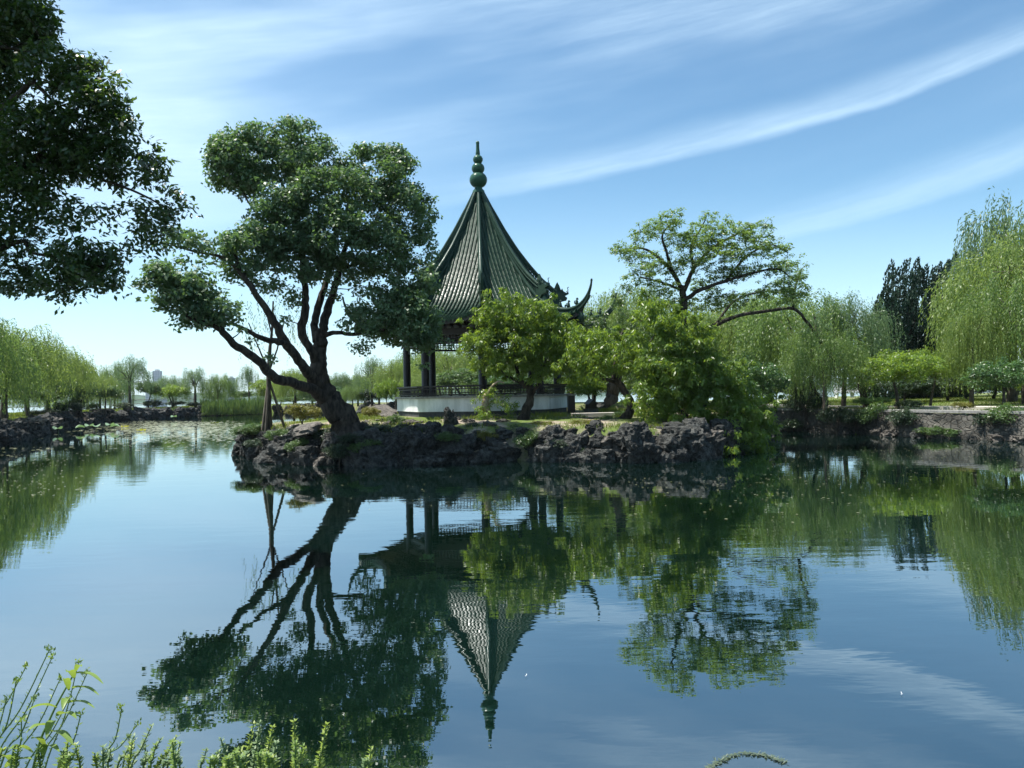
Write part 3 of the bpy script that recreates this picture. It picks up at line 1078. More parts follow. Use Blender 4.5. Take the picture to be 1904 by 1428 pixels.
blobs = [(-330, -80, 9.0, 190, 120, 1.1, .45), (-420, -330, 9.0, 240, 190, 1.4, .35), (-220, -260, 9.0, 200, 160, 1.2, .35), (-520, 0, 9.0, 160, 200, 1.2, .35), (-560, 330, 9.0, 120, 140, .9, .35), (-260, 160, 9.0, 120, 120, .8, .45), (20, 40, 9.2, 70, 60, .5), (-40, 120, 9.2, 80, 70, .5), (110, 130, 9, 64, 44, .4), (175, 110, 9, 18, 16, .2), (185, 195, 9, 52, 48, .4), (220, 150, 9, 12, 14, .15, .6), (90, 250, 9, 84, 66, .5),
         (215, 250, 9, 34, 50, .3), (170, 300, 9, 70, 44, .4), (275, 305, 9, 30, 42, .3), (325, 380, 9, 30, 32, .25), (280, 410, 9, 40, 46, .3), (50, 340, 9, 64, 50, .4),
         (20, 430, 9, 50, 60, .4), (110, 400, 9, 50, 44, .35, .7), (190, 400, 9, 34, 30, .3, .5), (150, 480, 9, 70, 44, .4), (185, 505, 9, 55, 42, .35), (110, 520, 9, 48, 36, .35, .9), (25, 515, 9, 44, 44, .35, .8),
         (270, 455, 9, 32, 20, .25, .8), (-80, 280, 9.1, 90, 120, .6), (-150, 60, 9.2, 120, 120, .7), (-120, 450, 9.1, 90, 90, .6), (60, 30, 9.1, 40, 50, .4)]
C = blob_points(rng, blobs, 0.112, 0.1)
C = C[rng.random(len(C)) < np.where(C[:, 2] < 4.6, .72, .92)]
sel = rng.random(len(C)) < .15
C[sel] += rand_unit(rng, sel.sum()) * .16
crown = MB()
R = rng.uniform(0.09, 0.17, len(C))
# elliptical leaves with two halves
n = len(C)
cnt = 15
idx = np.repeat(np.arange(n), cnt)
N = len(idx)
d = rand_unit(rng, N)
pos = C[idx] + d * (R[idx] * rng.random(N) ** .5)[:, None] * np.array((1, 1, .8))
nrm = unit(d * 0.4 + np.array((0, 0, 0.9)) + rand_unit(rng, N) * 0.7)
ax = unit(np.cross(nrm, rand_unit(rng, N)) + np.array((0, 0, -0.35)))
s = rng.uniform(.7, 1.25, N)
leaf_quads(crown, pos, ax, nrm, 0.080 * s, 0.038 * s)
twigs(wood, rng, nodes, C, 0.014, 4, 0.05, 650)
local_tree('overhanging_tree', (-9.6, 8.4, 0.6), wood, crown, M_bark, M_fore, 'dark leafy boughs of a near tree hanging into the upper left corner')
print('fore clumps', n)

# ---------- sophora-like open tree
rng = np.random.default_rng(3)
wood = MB()
nodes = []
Y0 = 24.2
for l in [
    [(1278, 770, Y0, 18), (1276, 700, Y0, 16), (1273, 620, Y0, 14), (1271, 560, Y0, 13), (1268, 530, Y0, 12)],
    [(1270, 545, Y0, 9), (1250, 505, Y0, 8), (1225, 480, Y0, 6), (1195, 462, Y0, 4), (1155, 465, Y0, 2.5)],
    [(1250, 505, Y0, 6), (1240, 470, Y0 - .2, 5), (1232, 435, Y0 - .3, 3.5), (1258, 408, Y0 - .3, 2.5)],
    [(1272, 540, Y0, 9), (1290, 500, Y0 + .3, 7), (1320, 465, Y0 + .4, 5), (1360, 440, Y0 + .5, 4), (1400, 425, Y0 + .5, 2.5)],
    [(1290, 500, Y0, 6), (1285, 460, Y0 + .2, 5), (1300, 430, Y0 + .2, 3), (1312, 408, Y0 + .2, 2)],
    [(1270, 560, Y0, 9), (1300, 540, Y0 - .4, 8), (1350, 522, Y0 - .6, 6), (1400, 508, Y0 - .6, 5), (1445, 500, Y0 - .6, 3), (1475, 520, Y0 - .6, 2)],
    [(1350, 522, Y0 - .6, 5), (1385, 480, Y0 - .2, 4), (1430, 455, Y0, 3), (1465, 470, Y0, 2)],
    [(1268, 540, Y0, 6), (1230, 525, Y0 - .3, 4), (1190, 515, Y0 - .4, 2.5)],
]:
    limb_px(wood, l, 8, rng, nodes, 0.05)
fl = [(1160, 462, 30, 9), (1200, 432, 38, 12), (1190, 478, 36, 10), (1235, 415, 30, 10), (1258, 408, 22, 8), (1262, 445, 34, 16), (1310, 412, 30, 9), (1300, 438, 36, 14), (1350, 432, 44, 14), (1400, 430, 34, 12),
      (1440, 460, 38, 12), (1460, 490, 26, 12), (1390, 462, 44, 16), (1340, 476, 44, 16), (1290, 488, 34, 14), (1240, 495, 40, 14), (1190, 508, 34, 12), (1225, 535, 40, 12), (1410, 500, 44, 12), (1350, 510, 40, 12),
      (1230, 562, 40, 12), (1300, 565, 44, 12), (1360, 556, 44, 12), (1470, 520, 24, 14), (1310, 530, 34, 12), (1320, 450, 40, 14), (1480, 545, 20, 14), (1440, 540, 30, 14)]
C = blob_points(rng, [(a, b, Y0 + rng.uniform(-.9, .9), c, d * 1.15, .9) for a, b, c, d in fl], 0.165, 0.0)
crown = MB()
C = C[rng.random(len(C)) < .37]
C[:, 2] += rng.normal(size=len(C)) * .10
R = rng.uniform(0.10, 0.20, len(C))
clump_leaves(crown, rng, C, R, 26, 0.085, 0.042, up=1.0, squash=0.5, outw=0.4, rnd=0.6, droop=.3)
twigs(wood, rng, nodes, C, 0.02, 4, 0.12, 420)
local_tree('pagoda_tree', P(1278, 770, Y0), wood, crown, M_bark, M_sophora, 'tall airy tree with open flat layers of leaves rising right of the pavilion')
print('sophora clumps', len(C))

# ---------- island narrow-leaved trees
def px_tree(seed, limbs, blobs, sp, rad, per, LW, wmat, cmat, name, label, cat='tree', group=None, shell=0.35, droop=0.9, up=0.5, squash=.8, twn=260, root=None, tr0=0.02):
    rng = np.random.default_rng(seed)
    wood = MB()
    nodes = []
    for l in limbs:
        limb_px(wood, l, 9, rng, nodes, 0.06)
    C = blob_points(rng, blobs, sp, shell)
    crown = MB()
    C = C[rng.random(len(C)) < (.62 if seed in (12, 13) else .76)]
    R = rng.uniform(rad[0], rad[1], len(C)) * rng.choice((.7, 1.0, 1.25), len(C))
    sel = rng.random(len(C)) < .33
    C[sel] += (C[sel] - C.mean(0)) * rng.uniform(.05, .22, sel.sum())[:, None]
    R[sel] *= .6
    clump_leaves(crown, rng, C, R, per, LW[0], LW[1], up=up, squash=squash, outw=.5, rnd=.8, droop=droop)
    twigs(wood, rng, nodes, C, tr0, 4, 0.1, twn)
    l0 = limbs[0][0]
    print(name, 'clumps', len(C))
    return local_tree(name, root if root is not None else P(l0[0], l0[1], l0[2]), wood, crown, wmat, cmat, label, cat, group)


px_tree(11, [
    [(970, 792, 24.6, 26), (976, 772, 24.6, 20), (984, 750, 24.6, 16), (986, 728, 24.6, 13), (975, 712, 24.6, 10)],
    [(984, 735, 24.6, 10), (1000, 715, 24.4, 7), (1010, 690, 24.3, 6), (1020, 640, 24.3, 4)],
    [(978, 722, 24.6, 9), (962, 690, 24.6, 7), (955, 640, 24.6, 5), (950, 590, 24.6, 3)],
    [(976, 715, 24.6, 8), (930, 690, 24.8, 5), (900, 650, 24.9, 4)],
], [(940, 580, 24.6, 46, 36, .9), (990, 590, 24.4, 50, 38, .9), (1030, 620, 24.4, 38, 50, .8), (900, 615, 24.8, 44, 34, .8), (885, 640, 24.9, 26, 24, .5), (960, 640, 24.5, 70, 44, 1.0), (930, 670, 24.6, 50, 28, .7, .7),
    (1010, 670, 24.4, 46, 30, .7, .8), (980, 700, 24.2, 30, 14, .4, .5), (1048, 655, 24.2, 28, 38, .6, .8)],
    0.27, (0.16, 0.28), 52, (0.135, 0.040), M_bark, M_peach, 'peach_tree', 'bright green narrow-leaved tree in front of the pavilion columns')
px_tree(12, [
    [(1150, 796, 23.2, 24), (1163, 778, 23.2, 20), (1174, 758, 23.2, 16), (1166, 735, 23.2, 13), (1152, 715, 23.3, 12), (1145, 690, 23.3, 10), (1148, 650, 23.3, 7), (1160, 610, 23.3, 4)],
    [(1148, 712, 23.3, 7), (1120, 702, 23.2, 6), (1095, 690, 23.1, 4), (1080, 660, 23.1, 3)],
    [(1155, 690, 23.3, 6), (1190, 660, 23.4, 5), (1220, 620, 23.4, 3)],
], [(1104, 636, 22.9, 40, 22, .8), (1158, 632, 22.7, 40, 22, .7), (1212, 572, 22.6, 26, 22, .6), (1220, 586, 22.3, 44, 34, .8), (1262, 604, 22.3, 40, 34, .8), (1095, 655, 22.9, 40, 36, .8), (1160, 655, 22.7, 56, 42, .8, .8), (1225, 660, 22.2, 56, 50, .8), (1280, 640, 22.2, 46, 42, .8),
    (1110, 690, 22.8, 40, 22, .5, .6), (1290, 690, 22.2, 44, 46, .8), (1310, 640, 22.4, 30, 40, .8), (1074, 640, 23.6, 32, 34, .7), (1082, 690, 23.8, 26, 24, .5, .7)],
    0.27, (0.16, 0.28), 56, (0.135, 0.040), M_bark, M_peach, 'peach_tree', 'broad bright green narrow-leaved tree with a crooked dark trunk right of the pavilion')
px_tree(13, [
    [(1300, 830, 22.6, 16), (1296, 790, 22.6, 12), (1310, 750, 22.6, 9), (1330, 710, 22.6, 6)],
    [(1302, 800, 22.6, 9), (1340, 780, 22.5, 7), (1380, 770, 22.4, 5)],
    [(1298, 790, 22.6, 8), (1260, 760, 22.6, 6), (1230, 740, 22.6, 4)],
], [(1330, 740, 22.6, 62, 44, .9), (1385, 755, 22.6, 46, 34, .8), (1400, 790, 23.0, 38, 30, .7), (1345, 800, 22.3, 60, 32, .9), (1270, 770, 22.4, 46, 42, .8), (1245, 725, 22.8, 44, 40, .8), (1300, 700, 22.3, 50, 34, .7),
    (1290, 812, 22.0, 40, 24, .5), (1415, 770, 23.4, 24, 40, .7), (1390, 820, 22.6, 44, 16, .6), (1350, 700, 22.5, 50, 30, .7), (1250, 700, 22.0, 50, 36, .7), (1205, 730, 22.0, 34, 34, .6), (1330, 832, 21.6, 40, 18, .5), (1255, 828, 21.4, 34, 20, .5), (1295, 845, 21.2, 36, 12, .4), (1400, 835, 22.4, 34, 14, .5), (1225, 775, 22.2, 30, 26, .5)],
    0.27, (0.16, 0.28), 58, (0.140, 0.042), M_bark, M_peach, 'waterside_tree', 'low dense narrow-leaved tree drooping over the right end of the island')
px_tree(14, [
    [(1138, 752, 27.2, 26), (1140, 725, 27.2, 23), (1146, 700, 27.2, 20), (1148, 660, 27.2, 14), (1152, 610, 27.2, 8)],
], [(1160, 620, 27.6, 60, 50, 1.0), (1210, 660, 27.6, 50, 60, 1.0), (1100, 640, 27.6, 34, 60, .8, .8), (1160, 560, 27.8, 30, 24, .7)],
    0.36, (0.2, 0.32), 50, (0.11, 0.035), M_bark2, M_bush, 'straight_trunked_tree', 'tree with a thick straight trunk behind the crooked tree right of the pavilion')

# pruned pale trunk with sprouting leaves in front of the white base
rng = np.random.default_rng(15)
wood = MB()
nodes = []
limb_px(wood, [(903, 792, 24.2, 15), (904, 765, 24.2, 14), (902, 745, 24.2, 13), (906, 733, 24.2, 12)], 9, rng, nodes)
limb_px(wood, [(904, 742, 24.2, 6), (912, 722, 24.1, 4), (925, 710, 24.0, 3.5), (938, 712, 24.0, 2)], 6, rng, nodes)
C = blob_points(rng, [(912, 728, 24.2, 16, 9, .3), (925, 745, 24.1, 30, 14, .4, .5), (898, 765, 24.0, 12, 22, .3, .8), (950, 760, 24.1, 20, 22, .4, .4), (905, 780, 23.9, 20, 14, .3, .8), (890, 745, 24.1, 12, 8, .2, .6)], 0.2, 0.0)
crown = MB()
clump_leaves(crown, rng, C, np.full(len(C), .15), 30, 0.10, 0.034, droop=.9)
twigs(wood, rng, nodes, C, .012, 4)
local_tree('pruned_tree', P(903, 792, 24.2), wood, crown, M_cut, M_peach, 'short pale pruned trunk sprouting leaves in front of the white pavilion base')

# ---------- willow builder (local space)
def willow_meshes(seed, h, r, nstr=900, cmat=M_willow, wmat=M_bark2, hang=0.75, lsz=1.0, lean=0.0, trunk_h=0.36, step=0.085, top_sq=1.0):
    rng = np.random.default_rng(seed)
    wood = MB()
    crown = MB()
    nodes = []
    tb = np.array([(0, 0, -.3), (lean * .2, 0, h * trunk_h * .5), (lean * .5, 0, h * trunk_h)])
    tr = smooth_path(tb, 5)
    rt = 0.028 * h
    rad = np.linspace(rt, rt * .7, len(tr))
    rad[0] *= 1.3
    tube(wood, tr, rad, 9, True, .06, rng)
    top = tr[-1]
    nl = 7
    tips = []
    for k in range(nl):
        a = k * 2 * np.pi / nl + rng.uniform(-.4, .4)
        rr_ = r * rng.uniform(.2, .6)
        zt = h * rng.uniform(.66, .80)
        e = np.array((math.cos(a) * rr_ + lean, math.sin(a) * rr_, zt))
        m1 = top + (e - top) * np.array((.25, .25, .42))
        m2 = top + (e - top) * np.array((.62, .62, .80))
        pl = smooth_path([top - (0, 0, .1), m1, m2, e], 5)
        rd = np.linspace(rt * .5, rt * .08, len(pl))
        tube(wood, pl, rd, 6, False, .04, rng)
        nodes += [tuple(p) + (q,) for p, q in zip(pl, rd)]
        tips.append(e)
    # strand roots grouped in bunches for an uneven outline
    nb = max(10, nstr // 12)
    d = rand_unit(rng, nb)
    d[:, 2] = np.where(d[:, 2] < -.35, -d[:, 2], d[:, 2])
    d = unit(d)
    rad_ = rng.uniform(.35, 1.0, nb) ** .55
    bc = d * rad_[:, None] * np.array((r, r, h * .42 * top_sq)) + np.array((lean, 0, h * .55))
    twigs(wood, rng, nodes, bc, rt * .16, 4, .25, 80)
    per = nstr // nb
    pos = []
    axs = []
    for b_, dd in zip(bc, d):
        # leafy tuft at the head of the bunch
        for q in range(per):
            p0 = b_ + rng.normal(size=3) * np.array((.06, .06, .035)) * r
            zmin = h * rng.uniform(.08, .42)
            L = min(max(0.4, (p0[2] - zmin)), h * hang * (.15 + .65 * rng.random() ** 2))
            out = unit(np.array((dd[0], dd[1], 0)) + rng.normal(size=3) * .5 * np.array((1, 1, 0)))
            n = max(4, int(L / step))
            t = np.linspace(0, 1, n)
            arc = (1 - np.exp(-t * 5)) * r * rng.uniform(.04, .16)
            up = np.exp(-((t - .06) / .05) ** 2) * 0.02 * h
            p = p0 + out * arc[:, None] + np.stack([np.sin(t * 4 + q) * .03, np.cos(t * 3 + q) * .03, -t * L + up], 1)
            pos.append(p)
            axs.append(np.gradient(p, axis=0))
    pos = np.concatenate(pos)
    axs = unit(np.concatenate(axs))
    N = len(pos)
    pos = pos + rng.normal(size=(N, 3)) * .03
    a = unit(axs + rand_unit(rng, N) * .55)
    nn = rand_unit(rng, N)
    nn[:, 2] = np.abs(nn[:, 2]) * .6 + .2
    s = rng.uniform(.7, 1.3, N) * lsz
    leaf_quads(crown, pos, a, unit(nn), .17 * s, .05 * s)
    return wood.mesh('trunk', wmat), crown.mesh('crown', cmat, smooth=False)


def put_tree(meshes, x, y, z, s, rz, name, label, cat='tree', group=None, sxy=1.0):
    e = empty(name, (x, y, z), rz, label, cat, group)
    e.scale = (s * sxy, s * sxy, s)
    for me, nm in zip(meshes, ('trunk', 'crown')):
        o = bpy.data.objects.new(nm, me)
        o.parent = e
        COL.objects.link(o)
    return e


WB = [willow_meshes(101, 8, 3.6, 1300, M_willow), willow_meshes(102, 8, 3.2, 1250, M_willow_y, lean=.5), willow_meshes(103, 8, 3.8, 1300, M_willow_g, lean=-.6),
      willow_meshes(104, 8, 3.0, 760, M_willow_g, hang=.5, trunk_h=.45), willow_meshes(105, 8, 4.2, 1450, M_willow_y, hang=.6, trunk_h=.3)]


def willow_at(px, pytop, Y, var, label, group=None, rz=0.0, sxy=1.0, gz=0.95, name='willow_tree'):
    t = P(px, pytop, Y)
    h = (t[2] - gz)
    return put_tree(WB[var], t[0], Y, gz - .05, h / 8.0, rz, name, label, 'tree', group, sxy)


# right bank
willow_at(1872, 425, 33.0, 1, 'large yellow-green weeping willow hanging over the right bank, left of the tallest one', None, .3, .98)
willow_at(1925, 318, 38.0, 2, 'tallest grey-green weeping willow at the right edge of the picture', None, 1.2, .70)
willow_at(1800, 548, 31.0, 1, 'smaller yellow-green willow hanging just right of the juniper', None, 5.5, .72)
willow_at(1912, 392, 35.5, 4, 'broad bright weeping willow just under the tallest one at the right edge', None, 3.1, .9)
willow_at(1900, 470, 31.0, 0, 'weeping willow filling the right edge below the tallest willow', None, 2.0, .95)
willow_at(1478, 528, 34.5, 0, 'grey-green weeping willow behind the long arching dark branch', None, .5, 1.25)
willow_at(1562, 522, 33.5, 2, 'weeping willow just left of the dark juniper', None, 2.5, .72)
willow_at(1365, 538, 38.0, 1, 'weeping willow seen below the open layered tree', None, 4.0, 1.1)
willow_at(1530, 590, 30.2, 0, 'lower weeping willow curtain over the retaining wall', None, 4.4, 1.0)
willow_at(1190, 512, 46.0, 4, 'yellow-green willow top showing just right of the roof tips', None, .9, .9)
willow_at(1140, 522, 60.0, 1, 'small pale yellow willow top between the two upturned roof tips', None, 2.9, .7)
willow_at(1290, 570, 48.0, 4, 'willow behind the trunk of the open layered tree', None, 1.9, 1.1)
# behind the pavilion and island
willow_at(835, 632, 56.0, 4, 'willow seen through the pavilion between its columns', None, .2, 1.2)
willow_at(915, 640, 58.0, 0, 'willow behind the right half of the pavilion', None, 2.2, 1.2)
willow_at(1010, 600, 58.0, 2, 'willow behind the right columns of the pavilion', None, 3.2, 1.0)
willow_at(690, 654, 66.0, 3, 'loose pale willow with bare dark limbs left of the pavilion', None, .7, .9)
willow_at(735, 662, 60.0, 4, 'yellow-green willow close left of the pavilion columns', None, 1.7, 1.0)
willow_at(625, 685, 76.0, 2, 'soft grey-green willow behind the big leaning trunk', None, 3.7, 1.0)
willow_at(548, 678, 62.0, 1, 'rounded yellow-green willow under the long low limb', None, 5.0, 1.2)
willow_at(655, 712, 60.0, 0, 'low willow between the leaning trunk and the pavilion', None, 1.0, 1.2)
willow_at(780, 690, 52.0, 1, 'low bright willow directly behind the left pavilion column', None, 2.6, 1.4)
for i_, (a_, b_, y_, v_) in enumerate(((1230, 560, 52, 2), (1425, 528, 42, 4), (1660, 600, 52, 2), (1720, 620, 50, 0), (1790, 600, 52, 3), (1060, 590, 62, 4), (960, 620, 64, 1), (780, 640, 66, 0), (580, 690, 80, 0), (665, 690, 78, 1), (880, 640, 68, 2))):
    willow_at(a_, b_, y_, v_, 'willow in the continuous green belt behind the island and the right bank', 'willows in the green belt behind', i_ * 1.1, 1.2)
# left bank
willow_at(2, 585, 42.0, 1, 'large yellow-green willow at the left edge of the picture', None, .4, 1.25)
willow_at(-60, 560, 36.0, 0, 'big willow mostly beyond the left edge', None, 1.3, 1.1)
willow_at(88, 628, 55.0, 4, 'tall yellow-green willow with visible dark limbs, second from the left', None, 2.1, 1.1)
willow_at(140, 650, 62.0, 1, 'yellow-green willow, third along the left bank', None, 3.3, 1.2)
willow_at(50, 668, 52.0, 0, 'lower green willow in front of the left edge willows', None, 4.3, 1.3)
willow_at(185, 690, 66.0, 1, 'lower willow sloping down to the gap in the left bank trees', None, 5.3, 1.25)
willow_at(240, 652, 72.0, 3, 'slender open willow standing alone left of the hazy tower', None, .5, .95)
willow_at(212, 668, 76.0, 0, 'smaller willow merging with the slender one on its left', None, 2.5, .8)
willow_at(362, 676, 84.0, 3, 'round-crowned willow in the middle of the far left bank', None, 1.5, 1.15)
willow_at(322, 690, 86.0, 2, 'smaller willow on the left of the round-crowned one', None, .9, 1.1)
willow_at(405, 690, 86.0, 0, 'willow on the right of the round-crowned one', None, 3.5, 1.1)
willow_at(462, 672, 90.0, 3, 'thin wispy willow behind the reeds', None, 4.1, .7)
willow_at(500, 700, 88.0, 1, 'low yellow-green willow right of the wispy one, behind the staked tree', None, 4.9, 1.0)

# long arching branch over the middle willows
wood = MB()
rng = np.random.default_rng(21)
nodes = []
for l in [[(1300, 800, 29, 20), (1290, 720, 29, 18), (1300, 650, 29, 13), (1318, 612, 29, 9), (1370, 588, 29, 7), (1430, 578, 29.5, 6), (1475, 574, 30, 6), (1500, 598, 30.5, 5), (1530, 640, 31, 5)],
          [(1475, 574, 30, 6), (1476, 545, 30, 5), (1490, 500, 30, 3)],
          [(1330, 605, 29, 6), (1365, 560, 29, 4), (1420, 540, 29, 3)]]:
    limb_px(wood, l, 8, rng, nodes, 0.05)
C = blob_points(rng, [(1400, 560, 29.2, 60, 20, .7, .6), (1470, 540, 29.8, 40, 26, .7, .6), (1340, 590, 29, 30, 16, .5, .6), (1480, 500, 30, 24, 14, .4, .6)], .3, 0)
crown = MB()
clump_leaves(crown, rng, C, np.full(len(C), .22), 32, .10, .045, droop=.3, squash=.5)
twigs(wood, rng, nodes, C, .02, 4, .1, 160)
local_tree('arching_tree', P(1300, 800, 29), wood, crown, M_bark, M_sophora, 'tree with one long dark branch arching right in front of the willows')
# fallen crooked willow trunk hanging low
wood = MB()
crown = MB()
nodes = []
for l in [[(1612, 760, 31.5, 13), (1600, 715, 31.5, 12), (1588, 680, 31.4, 12), (1560, 672, 31.2, 10), (1535, 655, 31, 9), (1520, 625, 31, 6), (1515, 590, 31, 4)],
          [(1535, 655, 31, 6), (1560, 645, 31, 4), (1585, 655, 31, 3)]]:
    limb_px(wood, l, 8, rng, nodes, .05)
C = blob_points(rng, [(1515, 600, 31, 30, 20, .5, .6), (1575, 648, 31, 26, 12, .4, .5)], .3, 0)
clump_leaves(crown, rng, C, np.full(len(C), .22), 30, .13, .034, droop=1.6)
twigs(wood, rng, nodes, C, .015, 4)
local_tree('bent_willow_tree', P(1612, 760, 31.5), wood, crown, M_bark, M_willow_g, 'willow with a dark elbow-bent trunk inside the hanging green curtain')
# leaning thin trunk over the right water
wood = MB()
crown = MB()
nodes = []
for l in [[(1532, 756, 31.8, 9), (1520, 738, 31.6, 8), (1510, 715, 31.4, 7), (1509, 690, 31.3, 6), (1512, 660, 31.3, 4)]]:
    limb_px(wood, l, 8, rng, nodes, .05)
C = blob_points(rng, [(1512, 670, 31.2, 40, 24, .7, .8), (1490, 700, 31, 30, 24, .6, .8)], .3, 0)
clump_leaves(crown, rng, C, np.full(len(C), .24), 34, .11, .034, droop=1.0)
twigs(wood, rng, nodes, C, .015, 4)
local_tree('leaning_sapling', P(1532, 756, 31.8), wood, crown, M_bark, M_bush, 'thin dark sapling leaning left on the grass at the top of the right wall')

# ---------- juniper with flame-like tips
rng = np.random.default_rng(31)
wood = MB()
crown = MB()
jb = P(1700, 760, 47.5)
tube(wood, [(jb[0], 47.5, .8), (jb[0], 47.5, 5), (jb[0] + .3, 47.5, 9)], [.4, .3, .08], 8)
pos = []
ax = []
for k in range(430):
    px = rng.uniform(1618, 1810)
    yt = np.interp(px, [1618, 1632, 1640, 1655, 1690, 1750, 1780, 1790, 1800], [650, 545, 560, 490, 484, 490, 468, 500, 540])
    py = yt + (rng.random() ** 0.9) * (740 - yt) if k > 22 else yt + rng.uniform(-6, 14)
    Yd = 47.5 + rng.uniform(-2.6, 1.2) if k > 22 else 47.5 + rng.uniform(-1.0, 1.0)
    tip = P(px, py, Yd)
    L = rng.uniform(1.0, 2.0)
    lean = np.array((rng.uniform(.10, .40), rng.uniform(-.25, .1), 1.0))
    dd = unit(lean)
    n = 170
    t = rng.random(n) ** .75
    rad = (t) ** .8 * .30 * (0.25 + .75 * (1 - t * .3))
    an = rng.random(n) * 6.28
    p = tip - dd * L * t[:, None] + np.stack([np.cos(an) * rad, np.sin(an) * rad, rng.normal(size=n) * .05], 1)
    pos.append(p)
    ax.append(unit(dd + np.stack([np.cos(an), np.sin(an), np.zeros(n)], 1) * .45))
pos = np.concatenate(pos)
ax = np.concatenate(ax)
N = len(pos)
leaf_quads(crown, pos, ax, rand_unit(rng, N), .20 * rng.uniform(.6, 1.2, N), .09)
local_tree('juniper_tree', (jb[0], 47.5, .8), wood, crown, M_bark, M_juniper, 'dark juniper with flame-like upright tips behind the right bank willows')

# ---------- bushy trees / shrubs builder (local)
def bushy_meshes(seed, r, h, nclump, per, LW, cmat, wmat=M_bark2, trunk=0.25, droop=.5, cr=(.18, .3), up=.7):
    rng = np.random.default_rng(seed)
    wood = MB()
    crown = MB()
    nodes = []
    nst = 3 if trunk < .12 else 1
    for k in range(nst):
        a = rng.uniform(0, 6.28)
        e = np.array((math.cos(a) * r * .25, math.sin(a) * r * .25, h * .55))
        pl = smooth_path([(0, 0, -.2), (e[0] * .2 + rng.normal() * .03 * h, e[1] * .2, h * .2), e], 5)
        rd = np.linspace(.03 * h, .012 * h, len(pl))
        tube(wood, pl, rd, 7, True, .05, rng)
        nodes += [tuple(p) + (q,) for p, q in zip(pl, rd)]
    lob = rand_unit(rng, 9)
    lob[:, 2] = np.abs(lob[:, 2]) * .8
    C = []
    cz = h * (trunk + (1 - trunk) * .5)
    for k in range(nclump):
        l = lob[rng.integers(0, 9)]
        c = l * np.array((r, r, h * (1 - trunk) * .5)) * .55
        q = rand_unit(rng, 1)[0] * rng.random() ** .4 * np.array((r, r, h * (1 - trunk) * .5)) * .5
        C.append(c + q + (0, 0, cz))
    C = np.array(C)
    C[:, 2] = np.maximum(C[:, 2], .12)
    R = rng.uniform(cr[0], cr[1], nclump)
    clump_leaves(crown, rng, C, R, per, LW[0], LW[1], up=up, squash=.8, droop=droop, outw=.6, rnd=.7)
    twigs(wood, rng, nodes, C, .012 * h, 4, .1, 90)
    return wood.mesh('trunk', wmat), crown.mesh('crown', cmat, smooth=False)


BT = [bushy_meshes(201, 1.7, 3.2, 190, 60, (.12, .045), M_bush, trunk=.28), bushy_meshes(202, 1.8, 3.0, 190, 60, (.12, .04), M_peach, trunk=.25, droop=.8),
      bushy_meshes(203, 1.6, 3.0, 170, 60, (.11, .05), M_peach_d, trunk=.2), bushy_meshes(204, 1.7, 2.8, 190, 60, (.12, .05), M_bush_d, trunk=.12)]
BS = [bushy_meshes(211, .75, .85, 110, 46, (.06, .028), M_azalea, trunk=.03, droop=0, cr=(.09, .16)), bushy_meshes(212, .9, 1.0, 110, 50, (.08, .035), M_bush_d, trunk=.03, droop=.2, cr=(.12, .2)),
      bushy_meshes(213, .8, .9, 110, 46, (.075, .03), M_bush, trunk=.03, droop=.2, cr=(.1, .18))]


def bush_at(px, pytop, Y, lib, var, label, w_px=None, group=None, gz=None, name='shrub', cat='shrub', rz=None):
    H0 = (3.2, 3.0, 3.0, 2.8)[var] if lib is BT else (.85, 1.0, .9)[var]
    R0 = (1.7, 1.8, 1.6, 1.7)[var] if lib is BT else (.75, .9, .8)[var]
    gz = 0.95 if gz is None else gz
    t = P(px, pytop, Y)
    h = max(.3, t[2] - gz)
    s = h / H0
    sxy = 1.0
    if w_px:
        sxy = (w_px / 2 * Y / F_PX) / (R0 * s)
    return put_tree(lib[var], t[0], Y, gz - .03, s, rr.uniform(0, 6.28) if rz is None else rz, name, label, cat, group, sxy)


bush_at(1665, 645, 30.0, BT, 1, 'leafy bright round tree at the top of the right wall, below the juniper', 190, name='broadleaf_tree', cat='tree')
bush_at(1725, 640, 32.0, BT, 1, 'yellow-green leafy tree close under the juniper on its right', 120, name='broadleaf_tree', cat='tree')
bush_at(1862, 660, 26.5, BT, 2, 'leafy small tree at the right edge on the wall top', 150, name='broadleaf_tree', cat='tree')
bush_at(1910, 668, 27.5, BT, 1, 'green small tree cut by the right edge', 90, name='broadleaf_tree', cat='tree')
bush_at(1385, 655, 29.0, BT, 2, 'blue-green rounded tree behind the right end of the island', 150, name='broadleaf_tree', cat='tree', gz=.4)
bush_at(1440, 690, 33.0, BT, 0, 'green tree above the left end of the right wall', 130, name='broadleaf_tree', cat='tree')
bush_at(1480, 715, 32.4, BT, 3, 'dark shrub mass on the wall top below the middle willow', 60)
bush_at(1620, 735, 29.6, BT, 2, 'dark green shrub spilling over the right wall', 90)
bush_at(1690, 740, 29.0, BS, 1, 'small dark shrub on the edge of the right wall left of the rounded bush', 60)
bush_at(1790, 744, 26.9, BS, 0, 'low rounded olive bush on the grass at the right wall top', 46)
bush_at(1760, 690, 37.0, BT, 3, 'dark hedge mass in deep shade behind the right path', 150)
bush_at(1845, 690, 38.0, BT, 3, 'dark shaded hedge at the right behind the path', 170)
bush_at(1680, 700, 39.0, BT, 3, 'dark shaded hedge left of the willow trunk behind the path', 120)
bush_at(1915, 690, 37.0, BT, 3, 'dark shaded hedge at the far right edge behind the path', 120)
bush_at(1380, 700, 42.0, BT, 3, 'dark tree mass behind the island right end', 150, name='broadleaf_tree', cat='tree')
bush_at(1240, 600, 44.0, BT, 0, 'broad green tree behind the right part of the island', 200, name='broadleaf_tree', cat='tree')
bush_at(1100, 610, 50.0, BT, 1, 'broad green tree behind the gap right of the pavilion', 200, name='broadleaf_tree', cat='tree')
